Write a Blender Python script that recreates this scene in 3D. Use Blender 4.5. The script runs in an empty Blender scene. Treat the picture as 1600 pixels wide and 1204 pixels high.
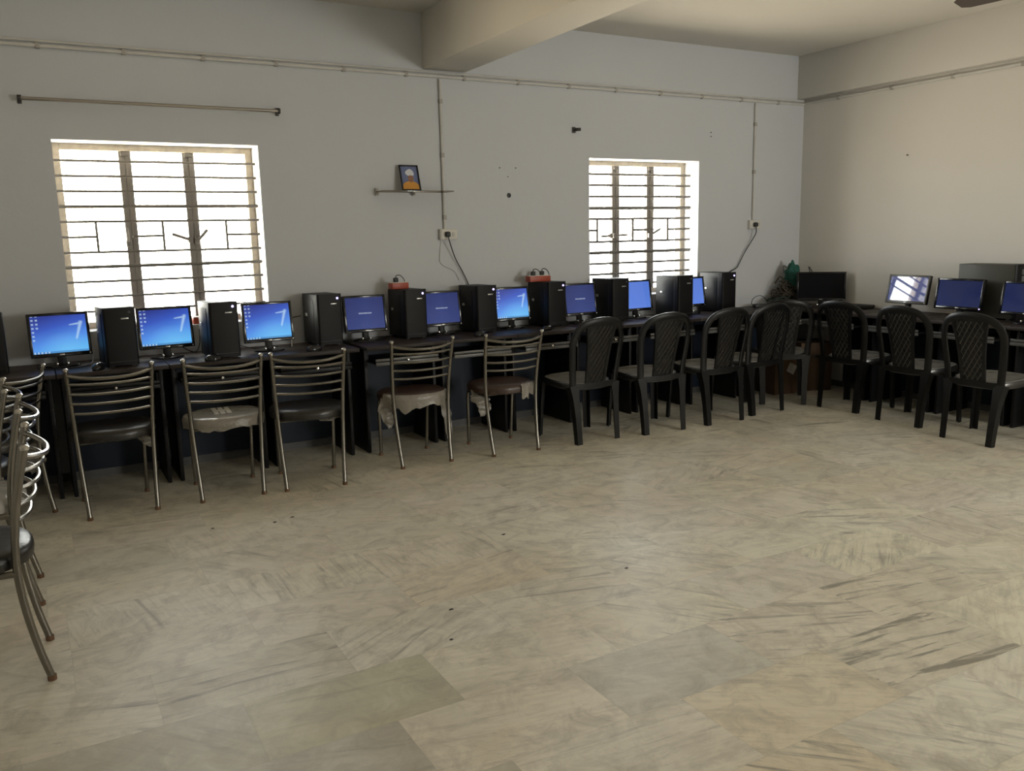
import bpy, bmesh, math, random
from mathutils import Vector, Matrix, Euler
random.seed(7)
C = bpy.context.scene.collection
S = bpy.context.scene
PI = math.pi
R_ = math.radians

# ------------------------------------------------------------------ camera, world, light, exposure
ROOM_X0, ROOM_Y0, ROOM_H = -7.95, -8.0, 3.03
cam_d = bpy.data.cameras.new('camera')
cam = bpy.data.objects.new('camera', cam_d)
C.objects.link(cam)
right = Vector((0.87044529, -0.49175403, -0.0224271))
up = Vector((0.10467274, 0.14037771, 0.9845495))
fwd = Vector((0.48100791, 0.85934398, -0.17366436))
cam.matrix_world = Matrix(((right.x, up.x, -fwd.x, -6.5049), (right.y, up.y, -fwd.y, -5.8747),
                           (right.z, up.z, -fwd.z, 1.4537), (0, 0, 0, 1)))
cam_d.sensor_fit = 'HORIZONTAL'
cam_d.sensor_width = 36.0
cam_d.lens = 36.0 * 1325.3 / 1600.0
cam_d.clip_start = 0.02
S.camera = cam

world = bpy.data.worlds.new('overcast_sky')
S.world = world
world.use_nodes = True
wnt = world.node_tree
wbg = wnt.nodes['Background']
# hazy white sky above a sunlit yard; the ramp turns darker towards the zenith
_tc = wnt.nodes.new('ShaderNodeTexCoord')
_sp = wnt.nodes.new('ShaderNodeSeparateXYZ')
_mr = wnt.nodes.new('ShaderNodeMapRange')
_mr.inputs['From Min'].default_value = -1.0
_mr.inputs['From Max'].default_value = 1.0
_rp = wnt.nodes.new('ShaderNodeValToRGB')
_el = _rp.color_ramp.elements
for _k in range(2):
    _el.new(0.5)
for _e, (_p, _c) in zip(_el, ((0.44, (1.0, 0.88, 0.675)), (0.48, (0.80, 0.81, 0.77)), (0.62, (0.80, 0.83, 0.80)), (0.70, (0.18, 0.20, 0.22)))):
    _e.position = _p
    _e.color = (*_c, 1)
wnt.links.new(_tc.outputs['Generated'], _sp.inputs[0])
wnt.links.new(_sp.outputs[2], _mr.inputs['Value'])
wnt.links.new(_mr.outputs['Result'], _rp.inputs['Fac'])
wnt.links.new(_rp.outputs['Color'], wbg.inputs['Color'])
wbg.inputs['Strength'].default_value = 31.0

S.view_settings.view_transform = 'Standard'
S.view_settings.look = 'None'
S.view_settings.gamma = 1.0
S.view_settings.use_curve_mapping = False
S.view_settings.exposure = 0.0


def window_light(name, loc, rot, sx, sy, energy, color, portal=False):
    d = bpy.data.lights.new(name, 'AREA')
    d.shape = 'RECTANGLE'
    d.size, d.size_y = sx, sy
    d.energy = energy
    d.color = color
    d.cycles.is_portal = portal
    o = bpy.data.objects.new(name, d)
    o.location = loc
    o.rotation_euler = rot
    C.objects.link(o)
    return o


# sky portals in the two windows of the back wall (area lights point along local -Z)
window_light('back_window_portal', (-5.71, 0.32, 1.50), (R_(-90), 0, 0), 1.22, 1.2, 1, (1, 1, 1), True)
window_light('back_window_portal', (-1.865, 0.32, 1.50), (R_(-90), 0, 0), 1.19, 1.2, 1, (1, 1, 1), True)
# lamps as daylight of unseen windows behind the photographer (left wall and front wall)
window_light('left_window_daylight', (ROOM_X0 - 0.12, -3.9, 1.5), (0, R_(-90), 0), 1.15, 1.25, 1, (1.0, 0.92, 0.8))
window_light('left_window_daylight', (ROOM_X0 - 0.12, -6.6, 1.5), (0, R_(-90), 0), 1.15, 1.25, 1, (1.0, 0.92, 0.8))
window_light('front_window_daylight', (-4.9, ROOM_Y0 - 0.12, 1.5), (R_(90), 0, 0), 1.25, 1.15, 12, (1.0, 0.98, 0.92))
window_light('front_window_daylight', (-1.3, ROOM_Y0 - 0.12, 1.5), (R_(90), 0, 0), 1.25, 1.15, 195, (1.0, 0.99, 0.91))  # lamp of an unseen window, sited to brighten the right wall


# ------------------------------------------------------------------ node helpers
def new_mat(name):
    m = bpy.data.materials.new(name)
    m.use_nodes = True
    nt = m.node_tree
    return m, nt, nt.nodes['Principled BSDF']


def pm(name, col, rough=0.5, metal=0.0, spec=0.5, bump=0.0, bscale=40.0, vary=0.0, vscale=6.0, emit=None, estr=0.0):
    m, nt, b = new_mat(name)
    b.inputs['Base Color'].default_value = (*col, 1)
    b.inputs['Roughness'].default_value = rough
    b.inputs['Metallic'].default_value = metal
    b.inputs['Specular IOR Level'].default_value = spec
    if emit:
        b.inputs['Emission Color'].default_value = (*emit, 1)
        b.inputs['Emission Strength'].default_value = estr
    tc = None
    if bump or vary:
        tc = nt.nodes.new('ShaderNodeTexCoord')
    if bump:
        n = nt.nodes.new('ShaderNodeTexNoise')
        n.inputs['Scale'].default_value = bscale
        n.inputs['Detail'].default_value = 4
        nt.links.new(tc.outputs['Object'], n.inputs['Vector'])
        bp = nt.nodes.new('ShaderNodeBump')
        bp.inputs['Strength'].default_value = bump
        bp.inputs['Distance'].default_value = 0.01
        nt.links.new(n.outputs['Fac'], bp.inputs['Height'])
        nt.links.new(bp.outputs['Normal'], b.inputs['Normal'])
    if vary:
        n = nt.nodes.new('ShaderNodeTexNoise')
        n.inputs['Scale'].default_value = vscale
        n.inputs['Detail'].default_value = 5
        nt.links.new(tc.outputs['Object'], n.inputs['Vector'])
        mx = nt.nodes.new('ShaderNodeMix')
        mx.data_type = 'RGBA'
        mx.inputs['A'].default_value = (*[c * (1 - vary) for c in col], 1)
        mx.inputs['B'].default_value = (*[min(1, c * (1 + vary)) for c in col], 1)
        nt.links.new(n.outputs['Fac'], mx.inputs['Factor'])
        nt.links.new(mx.outputs['Result'], b.inputs['Base Color'])
    return m


class G:
    """tiny math-node helper"""
    def __init__(self, nt):
        self.nt = nt

    def m(self, op, a, b=None, c=None, clamp=False):
        n = self.nt.nodes.new('ShaderNodeMath')
        n.operation = op
        n.use_clamp = clamp
        for i, v in enumerate((a, b, c)):
            if v is None:
                continue
            if isinstance(v, (int, float)):
                n.inputs[i].default_value = v
            else:
                self.nt.links.new(v, n.inputs[i])
        return n.outputs[0]

    def mix(self, f, a, b):
        n = self.nt.nodes.new('ShaderNodeMix')
        n.data_type = 'RGBA'
        for k, v in (('Factor', f), ('A', a), ('B', b)):
            if isinstance(v, tuple):
                n.inputs[k].default_value = (*v, 1) if len(v) == 3 else v
            elif isinstance(v, (int, float)):
                n.inputs[k].default_value = v
            else:
                self.nt.links.new(v, n.inputs[k])
        return n.outputs['Result']

    def ramp(self, f, stops):
        n = self.nt.nodes.new('ShaderNodeValToRGB')
        e = n.color_ramp.elements
        while len(e) < len(stops):
            e.new(0.5)
        for el, (p, c) in zip(e, stops):
            el.position = p
            el.color = (*c, 1)
        self.nt.links.new(f, n.inputs['Fac'])
        return n.outputs['Color']

    def sep(self, v):
        n = self.nt.nodes.new('ShaderNodeSeparateXYZ')
        self.nt.links.new(v, n.inputs[0])
        return n.outputs

    def noise(self, vec, scale, detail=4, rough=0.5, dist=0.0):
        n = self.nt.nodes.new('ShaderNodeTexNoise')
        n.inputs['Scale'].default_value = scale
        n.inputs['Detail'].default_value = detail
        n.inputs['Roughness'].default_value = rough
        n.inputs['Distortion'].default_value = dist
        if vec is not None:
            self.nt.links.new(vec, n.inputs['Vector'])
        return n.outputs['Fac']

    def seg(self, u, v, ax, ay, bx, by, w0, w1):
        """soft mask around a segment whose half width goes from w0 to w1"""
        dx, dy = bx - ax, by - ay
        L2 = dx * dx + dy * dy
        pu, pv = self.m('SUBTRACT', u, ax), self.m('SUBTRACT', v, ay)
        t = self.m('DIVIDE', self.m('ADD', self.m('MULTIPLY', pu, dx), self.m('MULTIPLY', pv, dy)), L2, clamp=True)
        qx = self.m('SUBTRACT', pu, self.m('MULTIPLY', t, dx))
        qy = self.m('SUBTRACT', pv, self.m('MULTIPLY', t, dy))
        d = self.m('SQRT', self.m('ADD', self.m('MULTIPLY', qx, qx), self.m('MULTIPLY', qy, qy)))
        w = self.m('ADD', w0, self.m('MULTIPLY', t, w1 - w0))
        return self.m('SUBTRACT', 1.0, self.m('DIVIDE', d, w), clamp=True)


# ------------------------------------------------------------------ materials
M = {}


def wall_mat(name, col):
    m, nt, b = new_mat(name)
    g = G(nt)
    tc = nt.nodes.new('ShaderNodeTexCoord')
    big = g.noise(tc.outputs['Object'], 0.9, 5, 0.55)
    c = g.mix(big, tuple(x * 0.95 for x in col), tuple(min(1, x * 1.04) for x in col))
    nt.links.new(c, b.inputs['Base Color'])
    b.inputs['Roughness'].default_value = 0.75
    b.inputs['Specular IOR Level'].default_value = 0.25
    fine = g.noise(tc.outputs['Object'], 9, 6, 0.6)
    bp = nt.nodes.new('ShaderNodeBump')
    bp.inputs['Strength'].default_value = 0.12
    bp.inputs['Distance'].default_value = 0.02
    nt.links.new(fine, bp.inputs['Height'])
    nt.links.new(bp.outputs['Normal'], b.inputs['Normal'])
    return m


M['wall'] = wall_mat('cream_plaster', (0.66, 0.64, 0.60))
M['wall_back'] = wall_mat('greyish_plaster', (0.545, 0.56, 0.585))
M['ceiling'] = wall_mat('white_plaster', (0.635, 0.61, 0.555))


def floor_mat():
    m, nt, b = new_mat('marble_slabs')
    g = G(nt)
    tc = nt.nodes.new('ShaderNodeTexCoord')
    def attr(n):
        a = nt.nodes.new('ShaderNodeAttribute')
        a.attribute_name = n
        return a
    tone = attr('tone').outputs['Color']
    vp = g.sep(attr('vein').outputs['Vector'])
    pos = tc.outputs['Object']
    # per slab shift and rotation of the vein pattern
    cmb = nt.nodes.new('ShaderNodeCombineXYZ')
    nt.links.new(g.m('MULTIPLY', vp[2], 37.0), cmb.inputs[0])
    nt.links.new(g.m('MULTIPLY', vp[2], 91.0), cmb.inputs[1])
    add = nt.nodes.new('ShaderNodeVectorMath')
    add.operation = 'ADD'
    nt.links.new(pos, add.inputs[0])
    nt.links.new(cmb.outputs[0], add.inputs[1])
    vr = nt.nodes.new('ShaderNodeVectorRotate')
    vr.rotation_type = 'Z_AXIS'
    nt.links.new(add.outputs[0], vr.inputs['Vector'])
    nt.links.new(g.m('MULTIPLY', vp[0], 2 * PI), vr.inputs['Angle'])
    mp = nt.nodes.new('ShaderNodeMapping')
    mp.inputs['Scale'].default_value = (0.9, 8.5, 1.0)
    nt.links.new(vr.outputs[0], mp.inputs['Vector'])
    st = g.noise(mp.outputs[0], 2.3, 10, 0.68, 0.7)
    veins = g.m('MULTIPLY', g.m('SUBTRACT', st, 0.535, clamp=True), 6.0, clamp=True)
    patch = g.noise(pos, 1.9, 3, 0.5)
    pm_ = g.m('MULTIPLY', g.m('SUBTRACT', patch, 0.36, clamp=True), 6.0, clamp=True)
    pm_ = g.m('MAXIMUM', pm_, g.m('SUBTRACT', vp[1], 1.0, clamp=True))
    veins = g.m('MULTIPLY', veins, pm_)
    veins = g.m('MULTIPLY', veins, vp[1], clamp=True)
    soft = g.noise(mp.outputs[0], 1.3, 5, 0.6, 0.3)
    cloud = g.noise(pos, 1.1, 6, 0.6, 0.2)
    base = g.mix(soft, (0.85, 0.81, 0.71), (0.92, 0.89, 0.805))
    base = g.mix(g.m('MULTIPLY', g.m('SUBTRACT', cloud, 0.42, clamp=True), 1.6, clamp=True), base, (0.66, 0.56, 0.41))
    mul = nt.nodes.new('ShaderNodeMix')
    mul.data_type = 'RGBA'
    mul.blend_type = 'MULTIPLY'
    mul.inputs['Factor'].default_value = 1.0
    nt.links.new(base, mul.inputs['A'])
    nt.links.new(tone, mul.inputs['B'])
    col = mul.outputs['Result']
    smear = g.noise(mp.outputs[0], 5.5, 8, 0.65, 0.4)
    smear = g.m('MULTIPLY', g.m('SUBTRACT', smear, 0.44, clamp=True), 3.2, clamp=True)
    col = g.mix(g.m('MULTIPLY', smear, 0.34), col, (0.40, 0.36, 0.295))
    fine = g.noise(mp.outputs[0], 16.0, 6, 0.7, 0.2)
    fine = g.m('MULTIPLY', g.m('SUBTRACT', fine, 0.54, clamp=True), 5.0, clamp=True)
    fine = g.m('MULTIPLY', fine, g.m('MULTIPLY', g.m('SUBTRACT', g.noise(add.outputs[0], 2.6, 3), 0.42, clamp=True), 5.0, clamp=True))
    col = g.mix(g.m('MULTIPLY', fine, 0.45), col, (0.30, 0.265, 0.21))
    green = g.m('MULTIPLY', g.m('SUBTRACT', g.noise(pos, 1.6, 5, 0.6, 0.5), 0.52, clamp=True), 4.0, clamp=True)
    col = g.mix(g.m('MULTIPLY', green, 0.35), col, (0.46, 0.47, 0.40))
    tan = g.m('MULTIPLY', g.m('SUBTRACT', g.noise(add.outputs[0], 1.3, 5, 0.6, 0.5), 0.54, clamp=True), 4.0, clamp=True)
    col = g.mix(g.m('MULTIPLY', tan, 0.40), col, (0.62, 0.47, 0.31))
    col = g.mix(g.m('MULTIPLY', veins, 0.78), col, (0.17, 0.15, 0.125))
    # pale hairline cracks
    w = nt.nodes.new('ShaderNodeTexVoronoi')
    w.feature = 'DISTANCE_TO_EDGE'
    w.inputs['Scale'].default_value = 1.7
    nv = nt.nodes.new('ShaderNodeVectorMath')
    nv.operation = 'ADD'
    nz = nt.nodes.new('ShaderNodeTexNoise')
    nz.inputs['Scale'].default_value = 5
    nt.links.new(pos, nz.inputs['Vector'])
    nt.links.new(add.outputs[0], nv.inputs[0])
    nt.links.new(nz.outputs['Color'], nv.inputs[1])
    nt.links.new(nv.outputs[0], w.inputs['Vector'])
    crack = g.m('SUBTRACT', 1.0, g.m('DIVIDE', w.outputs['Distance'], 0.008), clamp=True)
    crack = g.m('MULTIPLY', crack, g.m('MULTIPLY', g.m('SUBTRACT', g.noise(pos, 1.4, 2), 0.5, clamp=True), 6.0, clamp=True))
    col = g.mix(g.m('MULTIPLY', crack, 0.3), col, (0.82, 0.78, 0.68))
    mott = g.noise(add.outputs[0], 6.5, 10, 0.72, 0.9)
    col = g.mix(g.m('MULTIPLY', g.m('SUBTRACT', mott, 0.46, clamp=True), 2.8, clamp=True), col, (0.38, 0.345, 0.28))
    col = g.mix(g.m('MULTIPLY', g.m('SUBTRACT', 0.45, mott, clamp=True), 2.2, clamp=True), col, (0.86, 0.83, 0.75))
    # joints
    uv = g.sep(tc.outputs['UV'])
    du = g.m('MULTIPLY', g.m('MINIMUM', uv[0], g.m('SUBTRACT', 1.0, uv[0])), 0.617)
    dv = g.m('MULTIPLY', g.m('MINIMUM', uv[1], g.m('SUBTRACT', 1.0, uv[1])), 0.355)
    joint = g.m('SUBTRACT', 1.0, g.m('DIVIDE', g.m('MINIMUM', du, dv), 0.003), clamp=True)
    col = g.mix(g.m('MULTIPLY', joint, 0.22), col, (0.30, 0.26, 0.20))
    # dust and grime specks
    grime = g.m('MULTIPLY', g.m('SUBTRACT', g.noise(pos, 1.7, 9, 0.68, 0.3), 0.555, clamp=True), 3.0, clamp=True)
    col = g.mix(g.m('MULTIPLY', grime, 0.5), col, (0.27, 0.235, 0.18))
    nt.links.new(col, b.inputs['Base Color'])
    b.inputs['Specular IOR Level'].default_value = 0.85
    nt.links.new(g.m('ADD', 0.34, g.m('MULTIPLY', cloud, 0.20)), b.inputs['Roughness'])
    return m


M['floor'] = floor_mat()
M['steel'] = pm('dull_steel_tube', (0.22, 0.205, 0.18), 0.27, 0.92, vary=0.18, vscale=12)
M['steel_cap'] = pm('steel_end_cap', (0.5, 0.48, 0.45), 0.22, 0.95)
M['rust'] = pm('rusty_foot', (0.16, 0.09, 0.05), 0.8, 0.1, vary=0.4, vscale=60)
M['vinyl'] = pm('black_vinyl', (0.016, 0.014, 0.012), 0.32, 0, 0.55, bump=0.15, bscale=60)
M['brown_vinyl'] = pm('brown_black_vinyl', (0.045, 0.025, 0.018), 0.36, 0, 0.5, bump=0.15, bscale=60)
M['wrapped'] = pm('vinyl_under_clear_plastic', (0.34, 0.325, 0.30), 0.17, 0, 0.9, bump=0.7, bscale=16, vary=0.35, vscale=9)
M['film'] = pm('torn_plastic_film', (0.23, 0.21, 0.18), 0.32, 0, 0.6, bump=0.7, bscale=30, vary=0.3, vscale=18)
M['paper'] = pm('white_paper', (0.5, 0.49, 0.46), 0.6)
M['resin'] = pm('black_moulded_plastic', (0.006, 0.006, 0.0058), 0.37, 0, 0.30)
M['resin_seat'] = pm('glossy_black_seat_plastic', (0.008, 0.008, 0.0078), 0.32, 0, 1.0)
M['seat_glint_film'] = pm('creased_seat_glint', (0.27, 0.265, 0.25), 0.18, 0, 1.0, bump=0.6, bscale=11, vary=0.25, vscale=8)  # pale layer whose colour stands in for glints on the seat
M['resin_rib'] = pm('glossy_black_ribs', (0.009, 0.009, 0.0088), 0.24, 0, 0.9)
M['desk'] = pm('dark_wenge_laminate', (0.032, 0.024, 0.020), 0.52, 0, 0.30, vary=0.25, vscale=14)
M['desk_panel'] = pm('black_laminate', (0.007, 0.007, 0.008), 0.45, 0, 0.3)
M['navy'] = pm('navy_laminate', (0.008, 0.014, 0.028), 0.5, 0, 0.3)
M['lip'] = pm('grey_tray_edging', (0.13, 0.128, 0.122), 0.4, 0.2)  # dark laminate edging, reflected window light put into its grey
M['knob'] = pm('chrome_knob', (0.75, 0.74, 0.72), 0.15, 1.0)
M['case'] = pm('black_painted_case', (0.013, 0.013, 0.013), 0.52, 0.2, 0.4)
M['case_front'] = pm('matt_black_front', (0.005, 0.0045, 0.0045), 0.48, 0, 0.22)
M['case_old'] = pm('dark_olive_grey_case', (0.040, 0.040, 0.032), 0.5, 0.2)
M['drive'] = pm('grey_drive_front', (0.10, 0.105, 0.105), 0.4)
M['badge'] = pm('silver_badge', (0.55, 0.54, 0.52), 0.3, 0.7)
M['led_on'] = pm('lit_power_button', (0.4, 0.35, 0.8), 0.3, emit=(0.50, 0.42, 1.0), estr=3.5)
M['led_off'] = pm('dark_power_button', (0.05, 0.05, 0.055), 0.3)
M['bezel'] = pm('gloss_black_bezel', (0.007, 0.007, 0.009), 0.14, 0, 0.5)
M['mon_back'] = pm('monitor_back_black', (0.008, 0.008, 0.008), 0.45, 0, 0.3)
M['bezel_old'] = pm('grey_bezel', (0.075, 0.07, 0.06), 0.35)
M['red'] = pm('orange_red_plastic', (0.33, 0.050, 0.022), 0.42)
M['white_plastic'] = pm('white_plastic', (0.62, 0.60, 0.55), 0.4)
M['pvc'] = pm('painted_conduit', (0.56, 0.55, 0.52), 0.55, vary=0.12, vscale=8)
M['clip'] = pm('conduit_clip', (0.36, 0.34, 0.31), 0.6)
M['black_rubber'] = pm('black_rubber', (0.014, 0.014, 0.014), 0.5)
M['white_wire'] = pm('pale_wire', (0.45, 0.43, 0.40), 0.5)
M['rod'] = pm('brushed_rod', (0.36, 0.33, 0.29), 0.28, 0.9)
M['dark_bracket'] = pm('dark_bracket', (0.035, 0.030, 0.028), 0.5)
M['win_frame'] = pm('chipped_painted_frame', (0.40, 0.36, 0.30), 0.7, vary=0.35, vscale=30, bump=0.4, bscale=25)
M['mullion'] = pm('grey_steel_sash', (0.15, 0.14, 0.13), 0.5, 0.2)
M['grill'] = pm('grill_iron', (0.13, 0.12, 0.11), 0.5, 0.3)
M['carton'] = pm('brown_cardboard', (0.095, 0.055, 0.030), 0.8, vary=0.15, vscale=10)
M['cloth'] = pm('green_cloth', (0.012, 0.085, 0.066), 0.85, bump=0.4, bscale=60)
M['brown_cable'] = pm('brown_grey_cable', (0.055, 0.042, 0.030), 0.6)
M['dark_green_cable'] = pm('dark_green_cable', (0.02, 0.035, 0.028), 0.6)
M['fan'] = pm('brown_fan_paint', (0.07, 0.05, 0.04), 0.4)
M['skirting'] = pm('grey_stone_skirting', (0.12, 0.12, 0.118), 0.45, vary=0.2, vscale=8)
M['glass_shelf'] = None


def glass_mat(name, tint, mixv):
    m, nt, b = new_mat(name)
    nt.nodes.remove(b)
    out = nt.nodes['Material Output']
    tr = nt.nodes.new('ShaderNodeBsdfTransparent')
    tr.inputs['Color'].default_value = (*tint, 1)
    gl = nt.nodes.new('ShaderNodeBsdfGlossy')
    gl.inputs['Roughness'].default_value = 0.08
    mx = nt.nodes.new('ShaderNodeMixShader')
    mx.inputs[0].default_value = mixv
    nt.links.new(tr.outputs[0], mx.inputs[1])
    nt.links.new(gl.outputs[0], mx.inputs[2])
    nt.links.new(mx.outputs[0], out.inputs['Surface'])
    return m


M['pane'] = glass_mat('window_glass', (0.97, 0.965, 0.96), 0.04)
M['pane_dusty'] = glass_mat('dusty_window_glass', (0.97, 0.955, 0.92), 0.04)
M['glass_shelf'] = glass_mat('smoky_glass', (0.62, 0.58, 0.54), 0.10)


def screen_mat(name, kind):
    m, nt, b = new_mat(name)
    g = G(nt)
    tc = nt.nodes.new('ShaderNodeTexCoord')
    uv = g.sep(tc.outputs['UV'])
    u, v = uv[0], uv[1]
    b.inputs['Base Color'].default_value = (0.004, 0.004, 0.006, 1)
    b.inputs['Roughness'].default_value = 0.07
    strength = 1.0
    if kind == 'desktop':
        t = g.m('SUBTRACT', g.m('ADD', g.m('MULTIPLY', v, 0.85), 0.22), g.m('MULTIPLY', u, 0.28))
        col = g.ramp(t, [(0.05, (0.11, 0.45, 0.90)), (0.38, (0.085, 0.27, 0.80)), (0.70, (0.04, 0.10, 0.52)), (0.95, (0.025, 0.045, 0.28))])
        du, dv = g.m('SUBTRACT', u, 0.62), g.m('SUBTRACT', v, 0.02)
        r = g.m('SQRT', g.m('ADD', g.m('MULTIPLY', du, du), g.m('MULTIPLY', dv, dv)))
        glow = g.m('SUBTRACT', 1.0, g.m('DIVIDE', r, 0.55), clamp=True)
        col = g.mix(g.m('MULTIPLY', glow, 0.55), col, (0.20, 0.62, 0.98))
        a = g.seg(u, v, 0.70, 0.73, 0.90, 0.76, 0.022, 0.045)
        c2 = g.seg(u, v, 0.90, 0.79, 0.80, 0.36, 0.052, 0.028)
        beam = g.m('MAXIMUM', a, c2)
        col = g.mix(g.m('MULTIPLY', beam, 0.62), col, (0.62, 0.86, 1.0))
        # columns of small desktop icons
        cu = g.m('FRACT', g.m('MULTIPLY', u, 13.0))
        cv = g.m('FRACT', g.m('MULTIPLY', v, 9.5))
        ic = g.m('MULTIPLY', g.m('LESS_THAN', g.m('ABSOLUTE', g.m('SUBTRACT', cu, 0.5)), 0.27),
                 g.m('LESS_THAN', g.m('ABSOLUTE', g.m('SUBTRACT', cv, 0.5)), 0.22))
        colA = g.m('MULTIPLY', g.m('LESS_THAN', u, 0.0769), g.m('GREATER_THAN', v, 0.32))
        colB = g.m('MULTIPLY', g.m('LESS_THAN', u, 0.1538), g.m('GREATER_THAN', v, 0.63))
        ic = g.m('MULTIPLY', ic, g.m('MAXIMUM', colA, colB))
        col = g.mix(g.m('MULTIPLY', ic, 0.6), col, (0.55, 0.72, 0.85))
        tb = g.m('LESS_THAN', v, 0.055)
        tcu = g.m('FRACT', g.m('MULTIPLY', u, 16.0))
        tic = g.m('MULTIPLY', g.m('MULTIPLY', g.m('LESS_THAN', u, 0.32), g.m('LESS_THAN', g.m('ABSOLUTE', g.m('SUBTRACT', tcu, 0.5)), 0.2)), tb)
        col = g.mix(g.m('MULTIPLY', tb, 0.55), col, (0.03, 0.12, 0.36))
        col = g.mix(g.m('MULTIPLY', tic, 0.6), col, (0.7, 0.85, 0.95))
        strength = 0.95
    elif kind == 'message':
        t = g.m('ADD', g.m('MULTIPLY', v, 0.6), g.m('MULTIPLY', g.m('ABSOLUTE', g.m('SUBTRACT', u, 0.5)), 0.7))
        col = g.ramp(t, [(0.1, (0.055, 0.10, 0.40)), (0.9, (0.032, 0.055, 0.26))])
        txt = g.m('MULTIPLY', g.m('LESS_THAN', g.m('ABSOLUTE', g.m('SUBTRACT', v, 0.50)), 0.021),
                  g.m('LESS_THAN', g.m('ABSOLUTE', g.m('SUBTRACT', u, 0.50)), 0.17))
        gap = g.m('GREATER_THAN', g.noise(tc.outputs['UV'], 46, 1), 0.43)
        txt = g.m('MULTIPLY', txt, g.m('ADD', 0.35, g.m('MULTIPLY', gap, 0.65)))
        col = g.mix(txt, col, (0.62, 0.70, 0.92))
        strength = 0.46
    elif kind == 'plain':
        col = g.ramp(g.m('ADD', g.m('MULTIPLY', v, 0.5), g.m('MULTIPLY', u, 0.3)), [(0.0, (0.12, 0.25, 0.82)), (0.9, (0.10, 0.21, 0.70))])
        strength = 0.85
    elif kind == 'dim':
        col = g.ramp(g.m('ADD', g.m('MULTIPLY', v, 0.4), g.m('MULTIPLY', u, 0.4)), [(0.0, (0.022, 0.038, 0.15)), (0.9, (0.016, 0.026, 0.105))])
        strength = 0.5
    elif kind == 'faint':
        col = g.ramp(v, [(0.0, (0.05, 0.07, 0.20)), (1.0, (0.06, 0.08, 0.22))])
        strength = 0.8
        b.inputs['Roughness'].default_value = 0.03
        b.inputs['IOR'].default_value = 2.0
    else:
        col = None
    if col is not None:
        nt.links.new(col, b.inputs['Emission Color'])
        b.inputs['Emission Strength'].default_value = strength
    else:
        b.inputs['Roughness'].default_value = 0.45
        b.inputs['Specular IOR Level'].default_value = 0.12
    return m


for k in ('desktop', 'message', 'plain', 'dim', 'faint', 'off'):
    M['scr_' + k] = screen_mat('screen_' + k, k)


# ------------------------------------------------------------------ mesh helpers
def nb():
    return bmesh.new()


def box(bm, c, s, bev=0.0, rot=None, seg=2):
    mat = Matrix.Translation(Vector(c))
    if rot is not None:
        mat = mat @ Euler(rot).to_matrix().to_4x4()
    mat = mat @ Matrix.Diagonal((*s, 1))
    r = bmesh.ops.create_cube(bm, size=1.0, matrix=mat)
    if bev > 0:
        es = list({e for v in r['verts'] for e in v.link_edges})
        bmesh.ops.bevel(bm, geom=es, offset=bev, segments=seg, profile=0.5, affect='EDGES')
    return bm


def boxmm(bm, a, b, bev=0.0):
    return box(bm, [(x + y) / 2 for x, y in zip(a, b)], [abs(y - x) for x, y in zip(a, b)], bev)


def smooth_pts(pts, n=6):
    pts = [Vector(p) for p in pts]
    if len(pts) < 3:
        return pts
    P = [2 * pts[0] - pts[1]] + pts + [2 * pts[-1] - pts[-2]]
    out = []
    for i in range(1, len(P) - 2):
        p0, p1, p2, p3 = P[i - 1:i + 3]
        for k in range(n):
            t = k / n
            out.append(0.5 * ((2 * p1) + (-p0 + p2) * t + (2 * p0 - 5 * p1 + 4 * p2 - p3) * t * t + (-p0 + 3 * p1 - 3 * p2 + p3) * t ** 3))
    out.append(pts[-1])
    return out


def sweep(bm, pts, prof, ref=None, scales=None, caps=True):
    """sweep the closed 2D profile (list of (a,b)) along pts; a along the side axis, b along the normal (towards ref)"""
    pts = [Vector(p) for p in pts]
    n = len(pts)
    rings = []
    nrm = None
    for i, p in enumerate(pts):
        t = (pts[min(i + 1, n - 1)] - pts[max(i - 1, 0)]).normalized()
        if ref is not None:
            r = Vector(ref(p) if callable(ref) else ref)
            nn = (r - t * r.dot(t))
        else:
            if nrm is None:
                a = Vector((0, 0, 1)) if abs(t.z) < 0.9 else Vector((1, 0, 0))
                nn = a - t * a.dot(t)
            else:
                nn = nrm - t * nrm.dot(t)
        nrm = nn.normalized()
        side = t.cross(nrm)
        s = scales[i] if scales else 1.0
        if not isinstance(s, tuple):
            s = (s, s)
        rings.append([bm.verts.new(p + side * (a * s[0]) + nrm * (b * s[1])) for a, b in prof])
    k = len(prof)
    for i in range(n - 1):
        for j in range(k):
            bm.faces.new((rings[i][j], rings[i][(j + 1) % k], rings[i + 1][(j + 1) % k], rings[i + 1][j]))
    if caps:
        bm.faces.new(list(reversed(rings[0])))
        bm.faces.new(rings[-1])
    return bm


def circ(r, n=8):
    return [(r * math.cos(2 * PI * k / n), r * math.sin(2 * PI * k / n)) for k in range(n)]


def tube(bm, pts, r, n=8, smooth=0, ref=None):
    if smooth:
        pts = smooth_pts(pts, smooth)
    return sweep(bm, pts, circ(r, n), ref)


def loft(bm, rings, cap0=True, cap1=True):
    vs = [[bm.verts.new(p) for p in r] for r in rings]
    k = len(vs[0])
    for a, b in zip(vs, vs[1:]):
        for j in range(k):
            bm.faces.new((a[j], a[(j + 1) % k], b[(j + 1) % k], b[j]))
    if cap0:
        bm.faces.new(list(reversed(vs[0])))
    if cap1:
        bm.faces.new(vs[-1])
    return bm


def lathe(bm, prof, c=(0, 0, 0), n=20):
    rings = [[(c[0] + r * math.cos(2 * PI * k / n), c[1] + r * math.sin(2 * PI * k / n), c[2] + z) for k in range(n)] for r, z in prof]
    return loft(bm, rings)


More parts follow.
